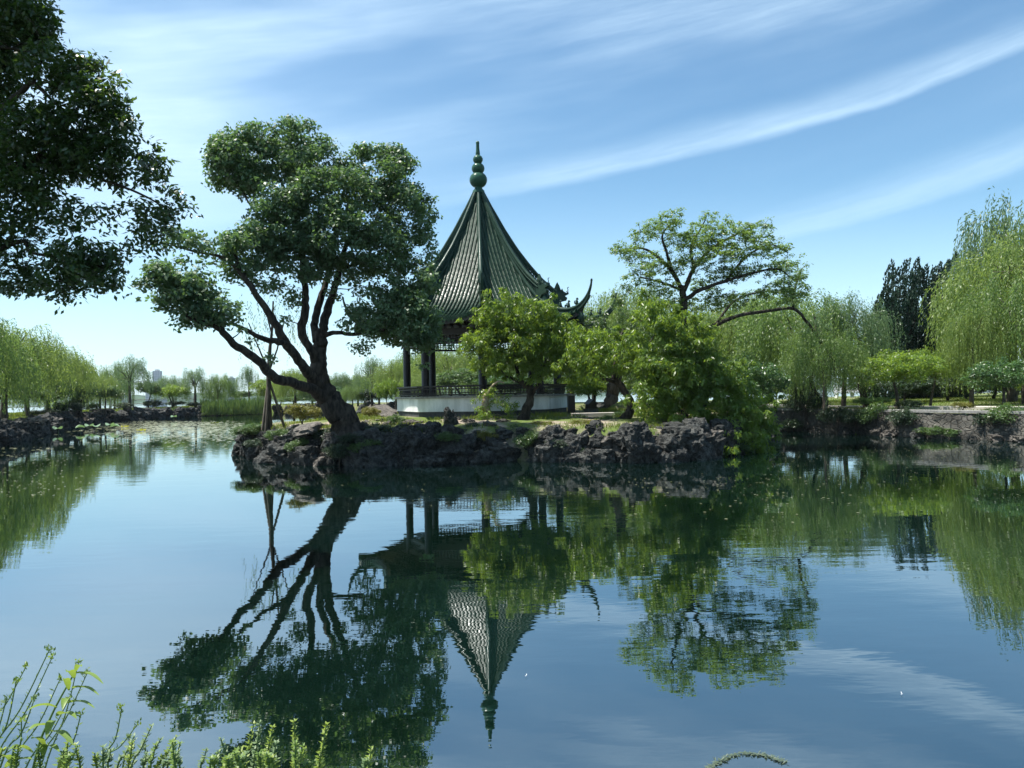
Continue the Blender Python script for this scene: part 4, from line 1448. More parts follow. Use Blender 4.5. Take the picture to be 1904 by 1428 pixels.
bush_at(1330, 640, 46.0, BT, 2, 'dark green tree behind the drooping island foliage', 180, name='broadleaf_tree', cat='tree')
bush_at(1060, 680, 46.0, BT, 0, 'low green tree behind the black box right of the pavilion', 130, name='broadleaf_tree', cat='tree')
bush_at(940, 690, 50.0, BT, 2, 'dark green low tree behind the pavilion railing', 150, name='broadleaf_tree', cat='tree')
bush_at(860, 680, 51.0, BT, 0, 'green low tree seen through the middle of the pavilion', 130, name='broadleaf_tree', cat='tree')
bush_at(722, 700, 46, BT, 1, 'bright low bushy tree right against the left side of the pavilion', 60, gz=.6, name='broadleaf_tree', cat='tree')
bush_at(600, 715, 62.0, BT, 2, 'low green bush behind the fork of the leaning trunk', 110, name='broadleaf_tree', cat='tree')
bush_at(555, 735, 66.0, BT, 0, 'small green bush between the staked tree and the leaning trunk', 100, name='broadleaf_tree', cat='tree')
bush_at(680, 720, 60.0, BT, 3, 'dark bush behind the pale layered rock', 80)
bush_at(1100, 600, 34.0, BT, 1, 'bright tree right behind the black roofed box', 150, gz=.9, name='broadleaf_tree', cat='tree')
bush_at(1040, 625, 36.0, BT, 0, 'green tree just behind the right side of the pavilion', 110, gz=.6, name='broadleaf_tree', cat='tree')
bush_at(1210, 640, 33.0, BT, 1, 'bright tree behind the thick straight trunk', 160, gz=.9, name='broadleaf_tree', cat='tree')
bush_at(1498, 722, 31.6, BS, 1, 'dark rounded shrub at the left end of the retaining wall top', 80, gz=.6)
bush_at(1556, 752, 29.9, BS, 1, 'dark creeper hanging over the retaining wall under the middle willow', 70, gz=.25)
bush_at(1632, 745, 28.7, BS, 2, 'green shrub hanging over the retaining wall below the bright round tree', 70, gz=.2)
bush_at(1690, 752, 27.7, BS, 1, 'dark creeper hanging over the retaining wall left of the olive bush', 80, gz=.2)
bush_at(1745, 790, 26.6, BS, 2, 'pale green plants at the foot of the retaining wall', 90, gz=0)
bush_at(1870, 748, 25.0, BS, 2, 'green shrub hanging over the wall at the right edge', 90, gz=.4)
for i_, (a_, b_, y_, v_, w_) in enumerate(((500, 700, 88, 1, 80), (545, 688, 82, 1, 110), (600, 700, 80, 0, 90), (640, 706, 78, 1, 90), (705, 690, 74, 1, 110), (765, 668, 64, 1, 110), (820, 655, 62, 0, 100), (880, 668, 62, 1, 110),
                                             (935, 650, 62, 0, 110), (1000, 640, 62, 1, 120), (1060, 640, 58, 1, 120), (1130, 660, 54, 0, 130), (1440, 690, 42, 3, 100), (1500, 705, 44, 3, 90), (1640, 690, 43, 3, 110), (1300, 700, 40, 2, 110), (1800, 700, 42, 3, 120), (1880, 700, 42, 3, 120), (1720, 700, 44, 3, 110))):
    bush_at(a_, b_, y_, BT, v_, 'leafy bush closing the gap in the far greenery behind the pond', w_, 'bushes in the far green belt', gz=.7, name='broadleaf_bush', cat='bush')
bush_at(1095, 688, 33.5, BT, 1, 'low wide bright bush behind the black roofed box', 170, gz=.85, name='broadleaf_bush', cat='bush')
bush_at(1180, 690, 33.0, BT, 0, 'low green bush behind the crooked trunk', 140, gz=.85, name='broadleaf_bush', cat='bush')
bush_at(1590, 756, 29.4, BS, 1, 'small dark creeper hanging over the wall between two larger ones', 60, gz=.3)
bush_at(1835, 758, 25.6, BS, 1, 'dark creeper hanging over the wall toward the right edge', 80, gz=.3)
bush_at(1475, 775, 32.0, BS, 1, 'dark plants at the waterline below the left end of the right wall', 60, gz=0)
# island shrubs
bush_at(562, 745, 24.6, BS, 0, 'rounded olive-yellow azalea bush on the island left of the leaning trunk', 88, gz=1.0)
bush_at(632, 762, 25.0, BS, 0, 'smaller olive bush just behind the leaning trunk', 50, gz=1.0)
bush_at(690, 752, 28.0, BS, 0, 'small olive shrub right of the leaning trunk', 50, gz=1.0)
bush_at(470, 785, 24.2, BS, 2, 'low bright green shrub on the left tip of the island', 70, gz=.75)
bush_at(700, 782, 21.9, BS, 1, 'dark shrub spilling down the rocks right of the leaning trunk', 90, gz=.6)
bush_at(735, 768, 23.6, BS, 2, 'small bright shrub at the left corner of the white base', 40, gz=.9)
bush_at(1085, 775, 22.3, BS, 0, 'olive shrub growing among rocks on the island edge', 70, gz=.75)
bush_at(1190, 800, 21.7, BS, 2, 'small spiky green shrub hanging on the island rocks', 44, gz=.5)
bush_at(1160, 770, 24.8, BS, 2, 'low bright green patch of shrub beside the crooked trunk', 46, gz=1.0)
for i_, (a_, b_, y_, v_, w_) in enumerate(((455, 792, 24.0, 2, 50), (520, 795, 22.6, 2, 46), (610, 790, 21.9, 1, 50), (660, 800, 21.2, 1, 60), (690, 812, 20.9, 2, 60), (745, 785, 22.3, 2, 60), (790, 790, 21.6, 1, 40), (880, 780, 22.4, 1, 40),
                                             (960, 785, 22.0, 1, 40), (1010, 778, 22.6, 0, 44), (1050, 790, 21.6, 2, 50), (1120, 790, 21.8, 0, 60), (1150, 808, 21.3, 2, 50), (1230, 790, 22.0, 2, 60), (1250, 815, 21.3, 2, 50), (1290, 835, 21.2, 2, 50), (1375, 822, 22.2, 2, 60), (1410, 812, 23.5, 2, 60), (480, 812, 23.0, 1, 40), (560, 812, 21.6, 2, 44), (630, 818, 20.9, 1, 44), (830, 800, 21.0, 2, 44), (905, 795, 21.4, 0, 44), (985, 798, 21.2, 2, 50), (1040, 812, 20.9, 1, 44), (1095, 818, 20.9, 2, 44), (1180, 780, 22.3, 0, 50), (1130, 770, 23.0, 2, 44))):
    bush_at(a_, b_, y_, BS, v_, 'low tuft of greenery growing out of the island rocks', w_ * 1.35, 'tufts growing from the island rocks', gz=P(a_, b_, y_)[2] - (.40 + .12 * (i_ % 3)))
# left bank shrubs
bush_at(78, 760, 52, BS, 1, 'dark rounded shrub on the left bank, nearest', 60)
bush_at(125, 745, 55, BS, 1, 'dark rounded shrub on the left bank below the tall willow', 60)
bush_at(140, 738, 58, BS, 2, 'larger rounded shrub spilling down the left bank rocks', 60)
bush_at(172, 748, 63, BS, 2, 'small rounded shrub on the sunny grass of the left bank', 28)
bush_at(230, 746, 70, BS, 1, 'dark shrub on the left bank edge right of the grass', 40)
bush_at(284, 742, 80, BS, 1, 'low dark shrub on the far left bank below the tower', 36)
bush_at(330, 744, 84, BT, 3, 'dark spreading shrub on the far bank left of the reeds', 44)
bush_at(362, 746, 84, BS, 1, 'low dark shrub at the left end of the reeds', 40)
bush_at(320, 712, 82, BT, 1, 'small round bright tree in front of the smaller willow', 80, name='broadleaf_tree', cat='tree')
bush_at(275, 705, 80, BT, 0, 'small green tree just left of the hazy lower block', 60, name='broadleaf_tree', cat='tree')
bush_at(100, 700, 54, BT, 2, 'blue-green small tree under the tall willow', 100, name='broadleaf_tree', cat='tree')
bush_at(150, 705, 58, BT, 2, 'dark green small tree left of the sunny grass', 80, name='broadleaf_tree', cat='tree')
bush_at(195, 712, 64, BT, 0, 'green small tree over the lakeside railing', 80, name='broadleaf_tree', cat='tree')
bush_at(50, 712, 50, BT, 0, 'small green tree at the foot of the left edge willow', 100, name='broadleaf_tree', cat='tree')
bush_at(12, 700, 44, BT, 0, 'dense green small tree at the left edge over the rocks', 110, name='broadleaf_tree', cat='tree')
bush_at(520, 722, 80, BT, 1, 'bright small tree seen behind the staked young tree', 60, name='broadleaf_tree', cat='tree')
bush_at(450, 725, 92, BT, 0, 'small tree behind the middle of the reeds', 60, name='broadleaf_tree', cat='tree')
bush_at(400, 728, 92, BT, 2, 'small tree behind the left part of the reeds', 50, name='broadleaf_tree', cat='tree')

# young staked tree on the island with four poles
rng = np.random.default_rng(41)
wood = MB()
crown = MB()
nodes = []
for l in [[(498, 800, 24.0, 11), (499, 740, 24.0, 9), (500, 680, 24.0, 8), (505, 620, 24.0, 5), (508, 560, 24.0, 3)],
          [(500, 690, 24, 4), (515, 650, 24, 3), (528, 600, 24, 2)], [(500, 690, 24, 4), (478, 640, 24, 2.5), (462, 600, 24, 2)], [(505, 620, 24, 3), (490, 560, 24, 2)]]:
    limb_px(wood, l, 7, rng, nodes, .04)
pos = []
axs = []
for k in range(46):
    c = P(rng.uniform(440, 570), rng.uniform(535, 610), 24 + rng.uniform(-.7, .7))
    L = rng.uniform(.5, 1.5)
    n = int(L / .06)
    t = np.linspace(0, 1, n)
    p = c + np.stack([np.sin(t * 3 + k) * .08, np.cos(t * 2 + k) * .08, -t * L], 1)
    pos.append(p + rng.normal(size=p.shape) * .02)
pos = np.concatenate(pos)
N = len(pos)
leaf_quads(crown, pos, unit(np.array((0, 0, -1.)) + rand_unit(rng, N) * .5), rand_unit(rng, N), .11 * rng.uniform(.7, 1.3, N), .024)
local_tree('young_willow_tree', P(498, 800, 24.0), wood, crown, M_bark2, M_willow_g, 'slender young willow held by poles behind the long low limb')
for (a, b_, lab) in (((488, 800), (499, 705), 'left pale pole propping the young willow'), ((494, 803), (500, 700), 'pale pole close against the young willow trunk'),
                     ((530, 798), (502, 712), 'thin dark pole propping the young willow from the right'), ((505, 795), (497, 690), 'pole behind the young willow trunk')):
    mb = MB()
    p0 = P(a[0], a[1], 23.8 if a[0] < 505 else 24.3)
    p1 = P(b_[0], b_[1], 24.0)
    tube(mb, [p * 1.0 - p0 for p in (p0, p0 * .5 + p1 * .5, p1)], [.045, .042, .038], 7)
    o = mb.build('support_pole', M_pole)
    o.location = p0
    tag(o, lab, 'pole', 'poles staking the young willow')

# reeds (uncountable)
rng = np.random.default_rng(51)
mb = MB()
N = 9000
px = rng.uniform(375, 492, N)
Yd = rng.uniform(80, 90, N)
pos = []
for a, y in zip(px, Yd):
    q = P(a, 760, y)
    pos.append((q[0], y, rng.uniform(0.0, .9)))
pos = np.array(pos)
hgt = rng.uniform(.3, 1.15, N) * (0.75 + 0.5 * np.sin(pos[:, 0] * 1.3) ** 2)
leaf_quads(mb, pos, unit(np.array((0, 0, 1.)) + rand_unit(rng, N) * .25), unit(rand_unit(rng, N) * np.array((1, 1, .2))), hgt, .10)
tag(mb.build('reeds', M_reed, smooth=False), 'dense bank of tall green reeds along the far end of the pond', 'reeds', kind='stuff')

# grass on island and banks (uncountable)
def grass_on(name, zf, pts, hr, label, wd=.02):
    rng = np.random.default_rng(len(pts))
    z = zf(pts)
    N = len(pts)
    pos = np.column_stack([pts, z - .02])
    mb = MB()
    leaf_quads(mb, pos, unit(np.array((0, 0, 1.)) + rand_unit(rng, N) * .5), unit(rand_unit(rng, N) * np.array((1, 1, .3))), rng.uniform(hr[0], hr[1], N), wd)
    return tag(mb.build(name, M_grass, smooth=False), label, 'grass', kind='stuff')


rng = np.random.default_rng(60)
pt = np.column_stack([rng.uniform(-14, 10, 30000), rng.uniform(-6, 11, 30000)])
pt = pt[(land_d(pt) > .15) & ((pt[:, 0] < -.72 * pt[:, 1] - .3) | (pt[:, 1] < 2.0))]
grass_on('near_grass', bank_z, pt, (.06, .17), 'grass on the near bank below the camera', .012)
rng = np.random.default_rng(61)
pt = np.column_stack([rng.uniform(-11, 11, 60000), rng.uniform(20, 37, 60000)])
dd = seg_dist(pt, ISL)
nn = np.array([nz(x, y, 0.55, 3.0) for x, y in pt])
pt = pt[(dd > .45) & (nn > .03) & (np.linalg.norm(pt - PAV, axis=1) > 3.9)]
grass_on('island_grass', isl_z, pt, (.08, .22), 'patchy bright grass and ground cover on the island')
pt = np.column_stack([rng.uniform(9, 32, 60000), rng.uniform(16, 48, 60000)])
dd = land_d(pt)
pt = pt[(dd > .55)]
pl = np.array([(13.2, 41), (14.2, 35.5), (17.2, 30.4), (19.6, 27.0), (24, 20), (28, 12)])
dp = -np.abs(seg_dist(pt, np.vstack([pl, pl[::-1] + .01])))
pt = pt[dp < -.72]
grass_on('bank_grass', bank_z, pt, (.05, .13), 'short grass on the right bank behind the stone wall', .025)
pt = np.column_stack([rng.uniform(-50, -22, 50000), rng.uniform(28, 96, 50000)])
dd = land_d(pt)
pt = pt[(dd > .5)]
grass_on('lakeside_grass', bank_z, pt, (.06, .2), 'short grass on the left bank', .05)

# ------------------------------------------------------------------ pavilion
pav = empty('pavilion', (PAV[0], PAV[1], 1.0), math.radians(2.7), 'octagonal pavilion with steep green glazed roof, upturned corners and white base', 'pavilion')
Z0 = 1.0
TH = [math.radians(-90 + 45 * k) for k in range(8)]            # corner directions, first towards the viewer
C22, T22 = math.cos(math.pi / 8), math.tan(math.pi / 8)


def pc(th, r, z):
    return np.array((math.cos(th) * r, math.sin(th) * r, z - Z0))


HR = np.array([0.0, .15, .5, 1.0, 1.5, 2.0, 2.5, 3.0, 3.5, 4.0, 4.5, 4.9, 5.2])
HZ = np.array([10.35, 10.05, 9.3, 8.33, 7.47, 6.72, 6.05, 5.50, 5.12, 4.88, 4.78, 4.82, 4.95])


def zh(R):
    return np.interp(R, HR, HZ)


def ae(s):
    return 4.38 + 0.42 * np.abs(s) ** 3


def zroof(x, a):
    R = a / C22
    s = np.clip(np.abs(x) / np.maximum(a * T22, 1e-4), 0, 1)
    sag = 0.24 * np.clip(R / 4.8, 0, 1.1) ** 2
    return zh(R) - sag * (1 - s ** 2.5)


def face_pt(k, x, a, z):
    """face k between corner k and k+1; x across, a outwards"""
    th = TH[k] + math.pi / 8
    c, s_ = math.cos(th), math.sin(th)
    return np.stack([a * c - x * s_, a * s_ + x * c, z - Z0], -1)


for k in range(8):
    mb = MB()
    ns, nt = 24, 34
    sg = np.linspace(-1, 1, ns)
    tg = np.linspace(0.03, 1, nt)
    SS, TT = np.meshgrid(sg, tg)
    A = TT * ae(SS)
    Xx = SS * A * T22
    V = face_pt(k, Xx.ravel(), A.ravel(), zroof(Xx.ravel(), A.ravel()))
    Fq = [(r * ns + c, r * ns + c + 1, (r + 1) * ns + c + 1, (r + 1) * ns + c) for r in range(nt - 1) for c in range(ns - 1)]
    mb.add(V, Fq)
    # rolls of half-round cover tiles, stepped at every tile
    sp_ = 0.158
    nrow = 25
    for j in range(nrow):
        x = (j - (nrow - 1) / 2) * sp_
        a1 = 4.6
        for _ in range(6):
            a1 = float(ae(x / (a1 * T22)))
        if abs(x) > a1 * T22 - .03:
            continue
        a0 = max(abs(x) / T22 + .10, .35)
        if a1 - a0 < .15:
            continue
        ntile = max(1, int((a1 - a0) / 0.155))
        edges = np.linspace(a1, a0, ntile + 1)
        ang = np.linspace(0, np.pi, 6)
        Vt = []
        Ft = []
        for q in range(ntile):
            for e_, rdd in ((edges[q] + .012, .052), (edges[q + 1], .040)):
                zz_ = zroof(x, e_)
                for an in ang:
                    Vt.append(face_pt(k, x + math.cos(an) * rdd, e_, zz_ + math.sin(an) * rdd * 1.9 + .004))
            o_ = q * 12
            for i in range(5):
                Ft.append((o_ + i, o_ + i + 1, o_ + 6 + i + 1, o_ + 6 + i))
        mb.add(Vt, Ft)
        for q in range(ntile):
            mb.add(Vt[q * 12:q * 12 + 6], [(5, 4, 3, 2, 1, 0)])
        # round end tile and drip tile at the eave
        zz_ = float(zroof(x, a1))
        Vd = [face_pt(k, x + math.cos(t_) * .062, a1 + .016, zz_ + .02 + math.sin(t_) * .062) for t_ in np.linspace(0, 2 * np.pi, 10, endpoint=False)]
        mb.add(Vd, [list(range(10))])
        xd = x + sp_ / 2
        if abs(xd) < a1 * T22 - .05:
            zz_ = float(zroof(xd, a1))
            Vd = [face_pt(k, xd - .07, a1 + .01, zz_ + .01), face_pt(k, xd + .07, a1 + .01, zz_ + .01), face_pt(k, xd + .05, a1 + .012, zz_ - .06), face_pt(k, xd, a1 + .012, zz_ - .11), face_pt(k, xd - .05, a1 + .012, zz_ - .06)]
            mb.add(Vd, [(0, 1, 2, 3, 4)])
    mb.build('roof_face', M_tile, pav, smooth=True, angle=math.radians(45))
    # soffit with rafters
    mb = MB()
    ns, nt = 16, 8
    V = []
    for tq in np.linspace(0.62, 0.985, nt):
        for s_ in np.linspace(-1, 1, ns):
            a = tq * ae(s_)
            x = s_ * a * T22
            V.append(face_pt(k, x, a, zroof(x, a) - .10))
    mb.add(V, [(r * ns + c, (r + 1) * ns + c, (r + 1) * ns + c + 1, r * ns + c + 1) for r in range(nt - 1) for c in range(ns - 1)])
    V = []
    for s_ in np.linspace(-1, 1, ns):
        a = ae(s_) * .985
        x = s_ * a * T22
        z = float(zroof(x, a))
        V += [face_pt(k, x, a, z - .02), face_pt(k, x, a, z - .16)]
    mb.add(V, [(2 * i, 2 * i + 1, 2 * i + 3, 2 * i + 2) for i in range(ns - 1)])
    for s_ in np.linspace(-.94, .94, 15):
        a1_ = ae(s_) * .96
        x1 = s_ * a1_ * T22
        a0_ = 2.9
        x0 = s_ * a0_ * T22
        bar(mb, face_pt(k, x0, a0_, float(zroof(x0, a0_)) - .26), face_pt(k, x1, a1_, float(zroof(x1, a1_)) - .17), .06, .08)
    mb.build('rafters', M_dark, pav, smooth=False)


def ridge_top(R):
    return float(zh(R)) + float(np.interp(R, [0.1, .6, 1.5, 2.4, 3.05], [.14, .24, .34, .48, .62]))


LOW_R = np.array([2.95, 3.4, 3.9, 4.4, 4.85, 5.2, 5.42, 5.53, 5.57])
LOW_Z = np.array([5.66, 5.30, 5.07, 4.97, 5.02, 5.22, 5.48, 5.74, 5.97])
for k in range(8):
    th = TH[k]
    e = bpy.data.objects.new('ridge', None)
    COL.objects.link(e)
    e.parent = pav
    ux = np.array((math.cos(th), math.sin(th), 0))
    uy = np.array((-math.sin(th), math.cos(th), 0))

    def rp(R, z, y=0.0):
        return ux * R + uy * y + np.array((0, 0, z - Z0))
    # top rails
    mb = MB()
    Rs = np.linspace(.12, 3.08, 24)
    tube(mb, [rp(R, ridge_top(R)) for R in Rs], np.full(len(Rs), .070), 8)
    tube(mb, [rp(R, ridge_top(R) - .12, .055) for R in Rs], np.full(len(Rs), .028), 6)
    tube(mb, [rp(R, ridge_top(R) - .12, -.055) for R in Rs], np.full(len(Rs), .028), 6)
    tube(mb, [rp(R, float(zh(R)) + .08) for R in Rs], np.full(len(Rs), .085), 8)
    mb.build('upper_ridge', M_ridge, e)
    # openwork web of crossed bars
    mb = MB()
    st_ = .085
    for R in np.arange(.3, 3.0, st_):
        hgt = ridge_top(R) - .10 - float(zh(R)) - .12
        if hgt < .05:
            bar(mb, rp(R - .01, (float(zh(R)) + ridge_top(R)) / 2), rp(R + st_ + .01, (float(zh(R + st_)) + ridge_top(R + st_)) / 2), .05, .12)
            continue
        rows = max(1, int(round(hgt / .11)))
        for q in range(rows):
            f0, f1 = q / rows, (q + 1) / rows

            def zz2(R_, f):
                lo_ = float(zh(R_)) + .12
                return lo_ + (ridge_top(R_) - .08 - lo_) * f
            bar(mb, rp(R, zz2(R, f0)), rp(R + st_, zz2(R + st_, f1)), .045, .026)
            bar(mb, rp(R, zz2(R, f1)), rp(R + st_, zz2(R + st_, f0)), .045, .026)
    mb.build('openwork', M_ridge, e, smooth=False)
    # lower ridge sweeping up to the horn
    lr = smooth_path(np.column_stack([LOW_R, LOW_Z]), 4)
    mb = MB()
    rad = np.interp(lr[:, 0], [2.9, 4.4, 5.3, 5.5, 5.57], [.085, .08, .065, .05, .03])
    rad[-3:] = (.035, .042, .03)
    tube(mb, [rp(a, b_) for a, b_ in lr], rad, 9)
    l2 = lr[:-7]
    tube(mb, [rp(a - .0, b_ - .14) for a, b_ in l2], np.full(len(l2), .06), 8)
    # fin under the ridge
    V = []
    for i, (a, b_) in enumerate(lr[:-3]):
        lo_ = float(zh(min(a, 5.2))) - .10
        if a > 5.0:
            lo_ = max(lo_, b_ - .30 + (a - 5.0) * .15)
        for y in (-.05, .05):
            V += [rp(a, b_ - .02, y), rp(a - (.05 if a > 5 else 0), min(lo_, b_ - .07), y)]
    Fq = []
    for i in range(len(lr) - 4):
        o_ = i * 4
        Fq += [(o_, o_ + 1, o_ + 5, o_ + 4), (o_ + 2, o_ + 6, o_ + 7, o_ + 3), (o_ + 1, o_ + 3, o_ + 7, o_ + 5)]
    mb.add(V, Fq)
    # corner beam below
    box(mb, rp(4.98, 4.62), (.30, .16, .34), th)
    box(mb, rp(4.75, 4.52), (.7, .13, .16), th)
    mb.build('upturned_horn', M_ridge, e)
    # dragon head where the openwork stops
    mb = MB()
    zt = ridge_top(3.05)
    prof = [(-.10, -.55), (.08, -.62), (.20, -.45), (.42, -.40), (.46, -.30), (.36, -.22), (.52, -.14), (.50, -.02), (.42, -.10), (.30, -.02), (.26, .10), (.20, .02), (.14, .22), (.06, .36), (.0, .26), (-.06, .12), (-.12, 0)]
    V = []
    for y in (-.075, .075):
        for (dx, dz) in prof:
            V.append(rp(3.08 + dx, zt + dz, y * (1.0 if dz < .05 else .5)))
    n_ = len(prof)
    mb.add(V, [list(range(n_))[::-1], list(range(n_, 2 * n_))])
    mb.add(V, [(i, (i + 1) % n_, n_ + (i + 1) % n_, n_ + i) for i in range(n_)])
    tube(mb, smooth_path([rp(3.50, zt - .05), rp(3.58, zt + .02), rp(3.56, zt + .12), rp(3.62, zt + .15)], 3), .016, 5)
    for y in (-.07, .07):
        tube(mb, smooth_path([rp(3.24, zt - .02, y), rp(3.20, zt + .12, y * 1.5), rp(3.10, zt + .17, y * 1.6)], 3), .018, 5)
    mb.build('dragon_head', M_ridge, e, smooth=False)
    # little figures seated on the lower ridge
    for Rf in (3.75, 4.12, 4.50, 4.88):
        mb = MB()
        zb = float(np.interp(Rf, LOW_R, LOW_Z)) + .07
        lathe(mb, [(.001, 0), (.065, .0), (.07, .05), (.05, .10), (.045, .15), (.03, .17), (.001, .18)], 8, tuple(rp(Rf, zb)))
        lathe(mb, [(.001, -.04), (.035, -.02), (.042, .01), (.03, .045), (.001, .055)], 8, tuple(rp(Rf + .025, zb + .20)))
        tube(mb, smooth_path([rp(Rf - .05, zb + .03), rp(Rf - .10, zb + .06), rp(Rf - .09, zb + .15)], 3), .018, 5)
        tube(mb, [rp(Rf + .05, zb), rp(Rf + .055, zb + .12)], .018, 5)
        bar(mb, rp(Rf + .03, zb + .20), rp(Rf + .085, zb + .19), .03, .03)
        mb.build('ridge_beast', M_ridge, e)

# finial
mb = MB()
pr = [(.26, 10.12), (.24, 10.22), (.17, 10.28), (.16, 10.33)]
for (cz, rd) in ((10.66, .365), (11.13, .265), (11.50, .205)):
    for t_ in np.linspace(-1.2, 1.2, 11):
        pr.append((rd * math.cos(t_), cz + rd * .92 * math.sin(t_)))
pr += [(.095, 11.72), (.085, 11.80), (.07, 11.95), (.065, 12.12), (.075, 12.18), (.06, 12.24), (.001, 12.25)]
lathe(mb, [(r_, z - Z0) for r_, z in pr], 28)
mb.build('finial', M_finial, pav)

# octagonal ring builder
def octring(mb, r0, r1, z0, z1, off=0.0):
    """walls between inner radius r0 and outer r1 (corner radii)"""
    for k in range(8):
        a, b_ = TH[k] + off, TH[(k + 1) % 8] + off
        V = [pc(a, r0, z0), pc(a, r1, z0), pc(b_, r1, z0), pc(b_, r0, z0), pc(a, r0, z1), pc(a, r1, z1), pc(b_, r1, z1), pc(b_, r0, z1)]
        mb.add(V, [(0, 3, 2, 1), (4, 5, 6, 7), (1, 2, 6, 5), (0, 4, 7, 3)])


mb = MB()
octring(mb, 0.0, 3.42, .55, 1.308)
mb.build('stone_base', M_base, pav, smooth=False)
mb = MB()
octring(mb, 3.26, 3.47, 1.308, 1.80)
mb.build('white_wall', M_plaster, pav, smooth=False)
mb = MB()
octring(mb, 3.18, 3.55, 1.80, 1.875)
mb.build('coping', M_cap, pav, smooth=False)
mb = MB()
octring(mb, 0.0, 3.26, 1.309, 1.36)
mb.build('floor', M_cap, pav, smooth=False)
for k in range(8):
    mb = MB()
    lathe(mb, [(.20, 1.36 - Z0), (.21, 1.44 - Z0), (.165, 1.50 - Z0), (.15, 1.52 - Z0), (.145, 4.6 - Z0)], 16, tuple(pc(TH[k], 3.05, Z0)))
    mb.build('column', M_dark, pav)
# beams, lattice frieze and ceiling
mb = MB()
octring(mb, 2.97, 3.13, 4.16, 4.40)
octring(mb, 2.99, 3.11, 3.82, 3.90)
octring(mb, 3.05, 3.22, 4.55, 4.72)
octring(mb, 0.0, 3.0, 4.50, 4.56)
mb.build('beam', M_dark, pav, smooth=False)
mb = MB()
for k in range(8):
    a, b_ = pc(TH[k], 3.05, 0), pc(TH[(k + 1) % 8], 3.05, 0)
    d_ = b_ - a
    for f in np.linspace(.06, .94, 17):
        p = a + d_ * f
        bar(mb, (p[0], p[1], 3.90 - Z0), (p[0], p[1], 4.16 - Z0), .035, .035)
    for zq in (3.98, 4.07):
        bar(mb, (a[0], a[1], zq - Z0), (b_[0], b_[1], zq - Z0), .03, .03)
    # brackets above the beam
    for f in np.linspace(.1, .9, 7):
        p = a + d_ * f
        th = TH[k] + math.pi / 8
        o_ = np.array((math.cos(th), math.sin(th), 0))
        q = np.array((p[0], p[1], 0))
        bar(mb, q + (0, 0, 4.40 - Z0), q + o_ * .02 + (0, 0, 4.6 - Z0), .14, .12)
        bar(mb, q + (0, 0, 4.47 - Z0), q + o_ * .45 + (0, 0, 4.50 - Z0), .08, .07)
        bar(mb, q + (0, 0, 4.55 - Z0), q + o_ * .75 + (0, 0, 4.56 - Z0), .08, .06)
mb.build('bracket_frieze', M_dark, pav, smooth=False)
# leaning-back bench railing
for k in range(8):
    if k == 4:
        continue
    mb = MB()
    a, b_ = pc(TH[k], 3.34, Z0), pc(TH[(k + 1) % 8], 3.34, Z0)
    th = TH[k] + math.pi / 8
    o_ = np.array((math.cos(th), math.sin(th), 0))
    d_ = b_ - a
    for off, zq, w in ((0.02, 1.93, .05), (.10, 2.24, .06), (.06, 2.14, .035), (.03, 2.0, .03)):
        sc_ = 1 + off / 3.3
        bar(mb, a * sc_ + (0, 0, zq - Z0), b_ * sc_ + (0, 0, zq - Z0), w, w)
    nb_ = 20
    for f in np.linspace(.03, .97, nb_):
        p = a + d_ * f
        tube(mb, [p + o_ * .0 + (0, 0, 1.93 - Z0), p + o_ * .05 + (0, 0, 2.02 - Z0), p + o_ * .02 + (0, 0, 2.12 - Z0), p + o_ * .10 + (0, 0, 2.24 - Z0)], .014, 4, False)
    for f in np.linspace(.08, .92, 5):
        p = a + d_ * f
        bar(mb, p + (0, 0, 1.875 - Z0), p + (0, 0, 1.93 - Z0), .09, .09)
    mb.build('railing', M_dark, pav, smooth=False)

# black box with pitched roof, dark bin
q = P(1099, 757, 27.6)
e = empty('roofed_box', (q[0], 27.6, 1.0), .3, 'small black box with a pitched roof on a stone block beside the pavilion', 'box')
mb = MB()
box(mb, (0, 0, .14), (.44, .36, .30))
mb.build('stone_block', M_base, e, smooth=False)
mb = MB()
box(mb, (0, 0, .40), (.34, .28, .20))
mb.build('body', M_black, e, smooth=False)
mb = MB()
V = [(-.25, -.2, .47), (.25, -.2, .47), (.25, .2, .47), (-.25, .2, .47), (-.25, 0, .66), (.25, 0, .66)]
V = np.array(V)[:, [1, 0, 2]]
mb.add(V, [(0, 1, 2, 3), (0, 4, 5, 1), (2, 5, 4, 3), (0, 3, 4), (1, 5, 2)][:3])
mb.add(V, [(0, 3, 4), (1, 5, 2)])
mb.build('pitched_roof', M_black, e, smooth=False)
q = P(1062, 745, 28.4)
e = empty('litter_bin', (q[0], 28.4, 1.05), .1, 'dark upright bin against the right corner of the pavilion', 'bin')
mb = MB()
box(mb, (0, 0, .38), (.26, .26, .72))
mb.build('body', M_black, e, smooth=False)
mb = MB()
box(mb, (0, 0, .77), (.31, .31, .05))
mb.build('lid', M_cap, e, smooth=False)
# stone step slab
q = P(1102, 768, 25.6)
mb = MB()
box(mb, (0, 0, 0), (1.5, .5, .16), .05)
o = mb.build('stone_step', M_path, smooth=False)
o.location = (q[0], 25.6, 1.12)
tag(o, 'pale flat stone step on the island right of the pavilion', 'step')
# bench with white back at the lake beyond the right lawn
q = P(1582, 733, 52)
e = empty('white_bench', (q[0], 52, 1.0), 0, 'white bench by the lake seen under the right-hand willows', 'bench')
mb = MB()
for zq in (.55, .72, .89):
    box(mb, (0, 0, zq), (2.4, .05, .13))
mb.build('backrest', M_white, e, smooth=False)
mb = MB()
box(mb, (0, -.25, .42), (2.4, .5, .06))
mb.build('seat', M_white, e, smooth=False)
for xq in (-1.1, 0, 1.1):
    mb = MB()
    box(mb, (xq, -.2, .2), (.08, .45, .4))
    mb.build('leg', M_white, e, smooth=False)

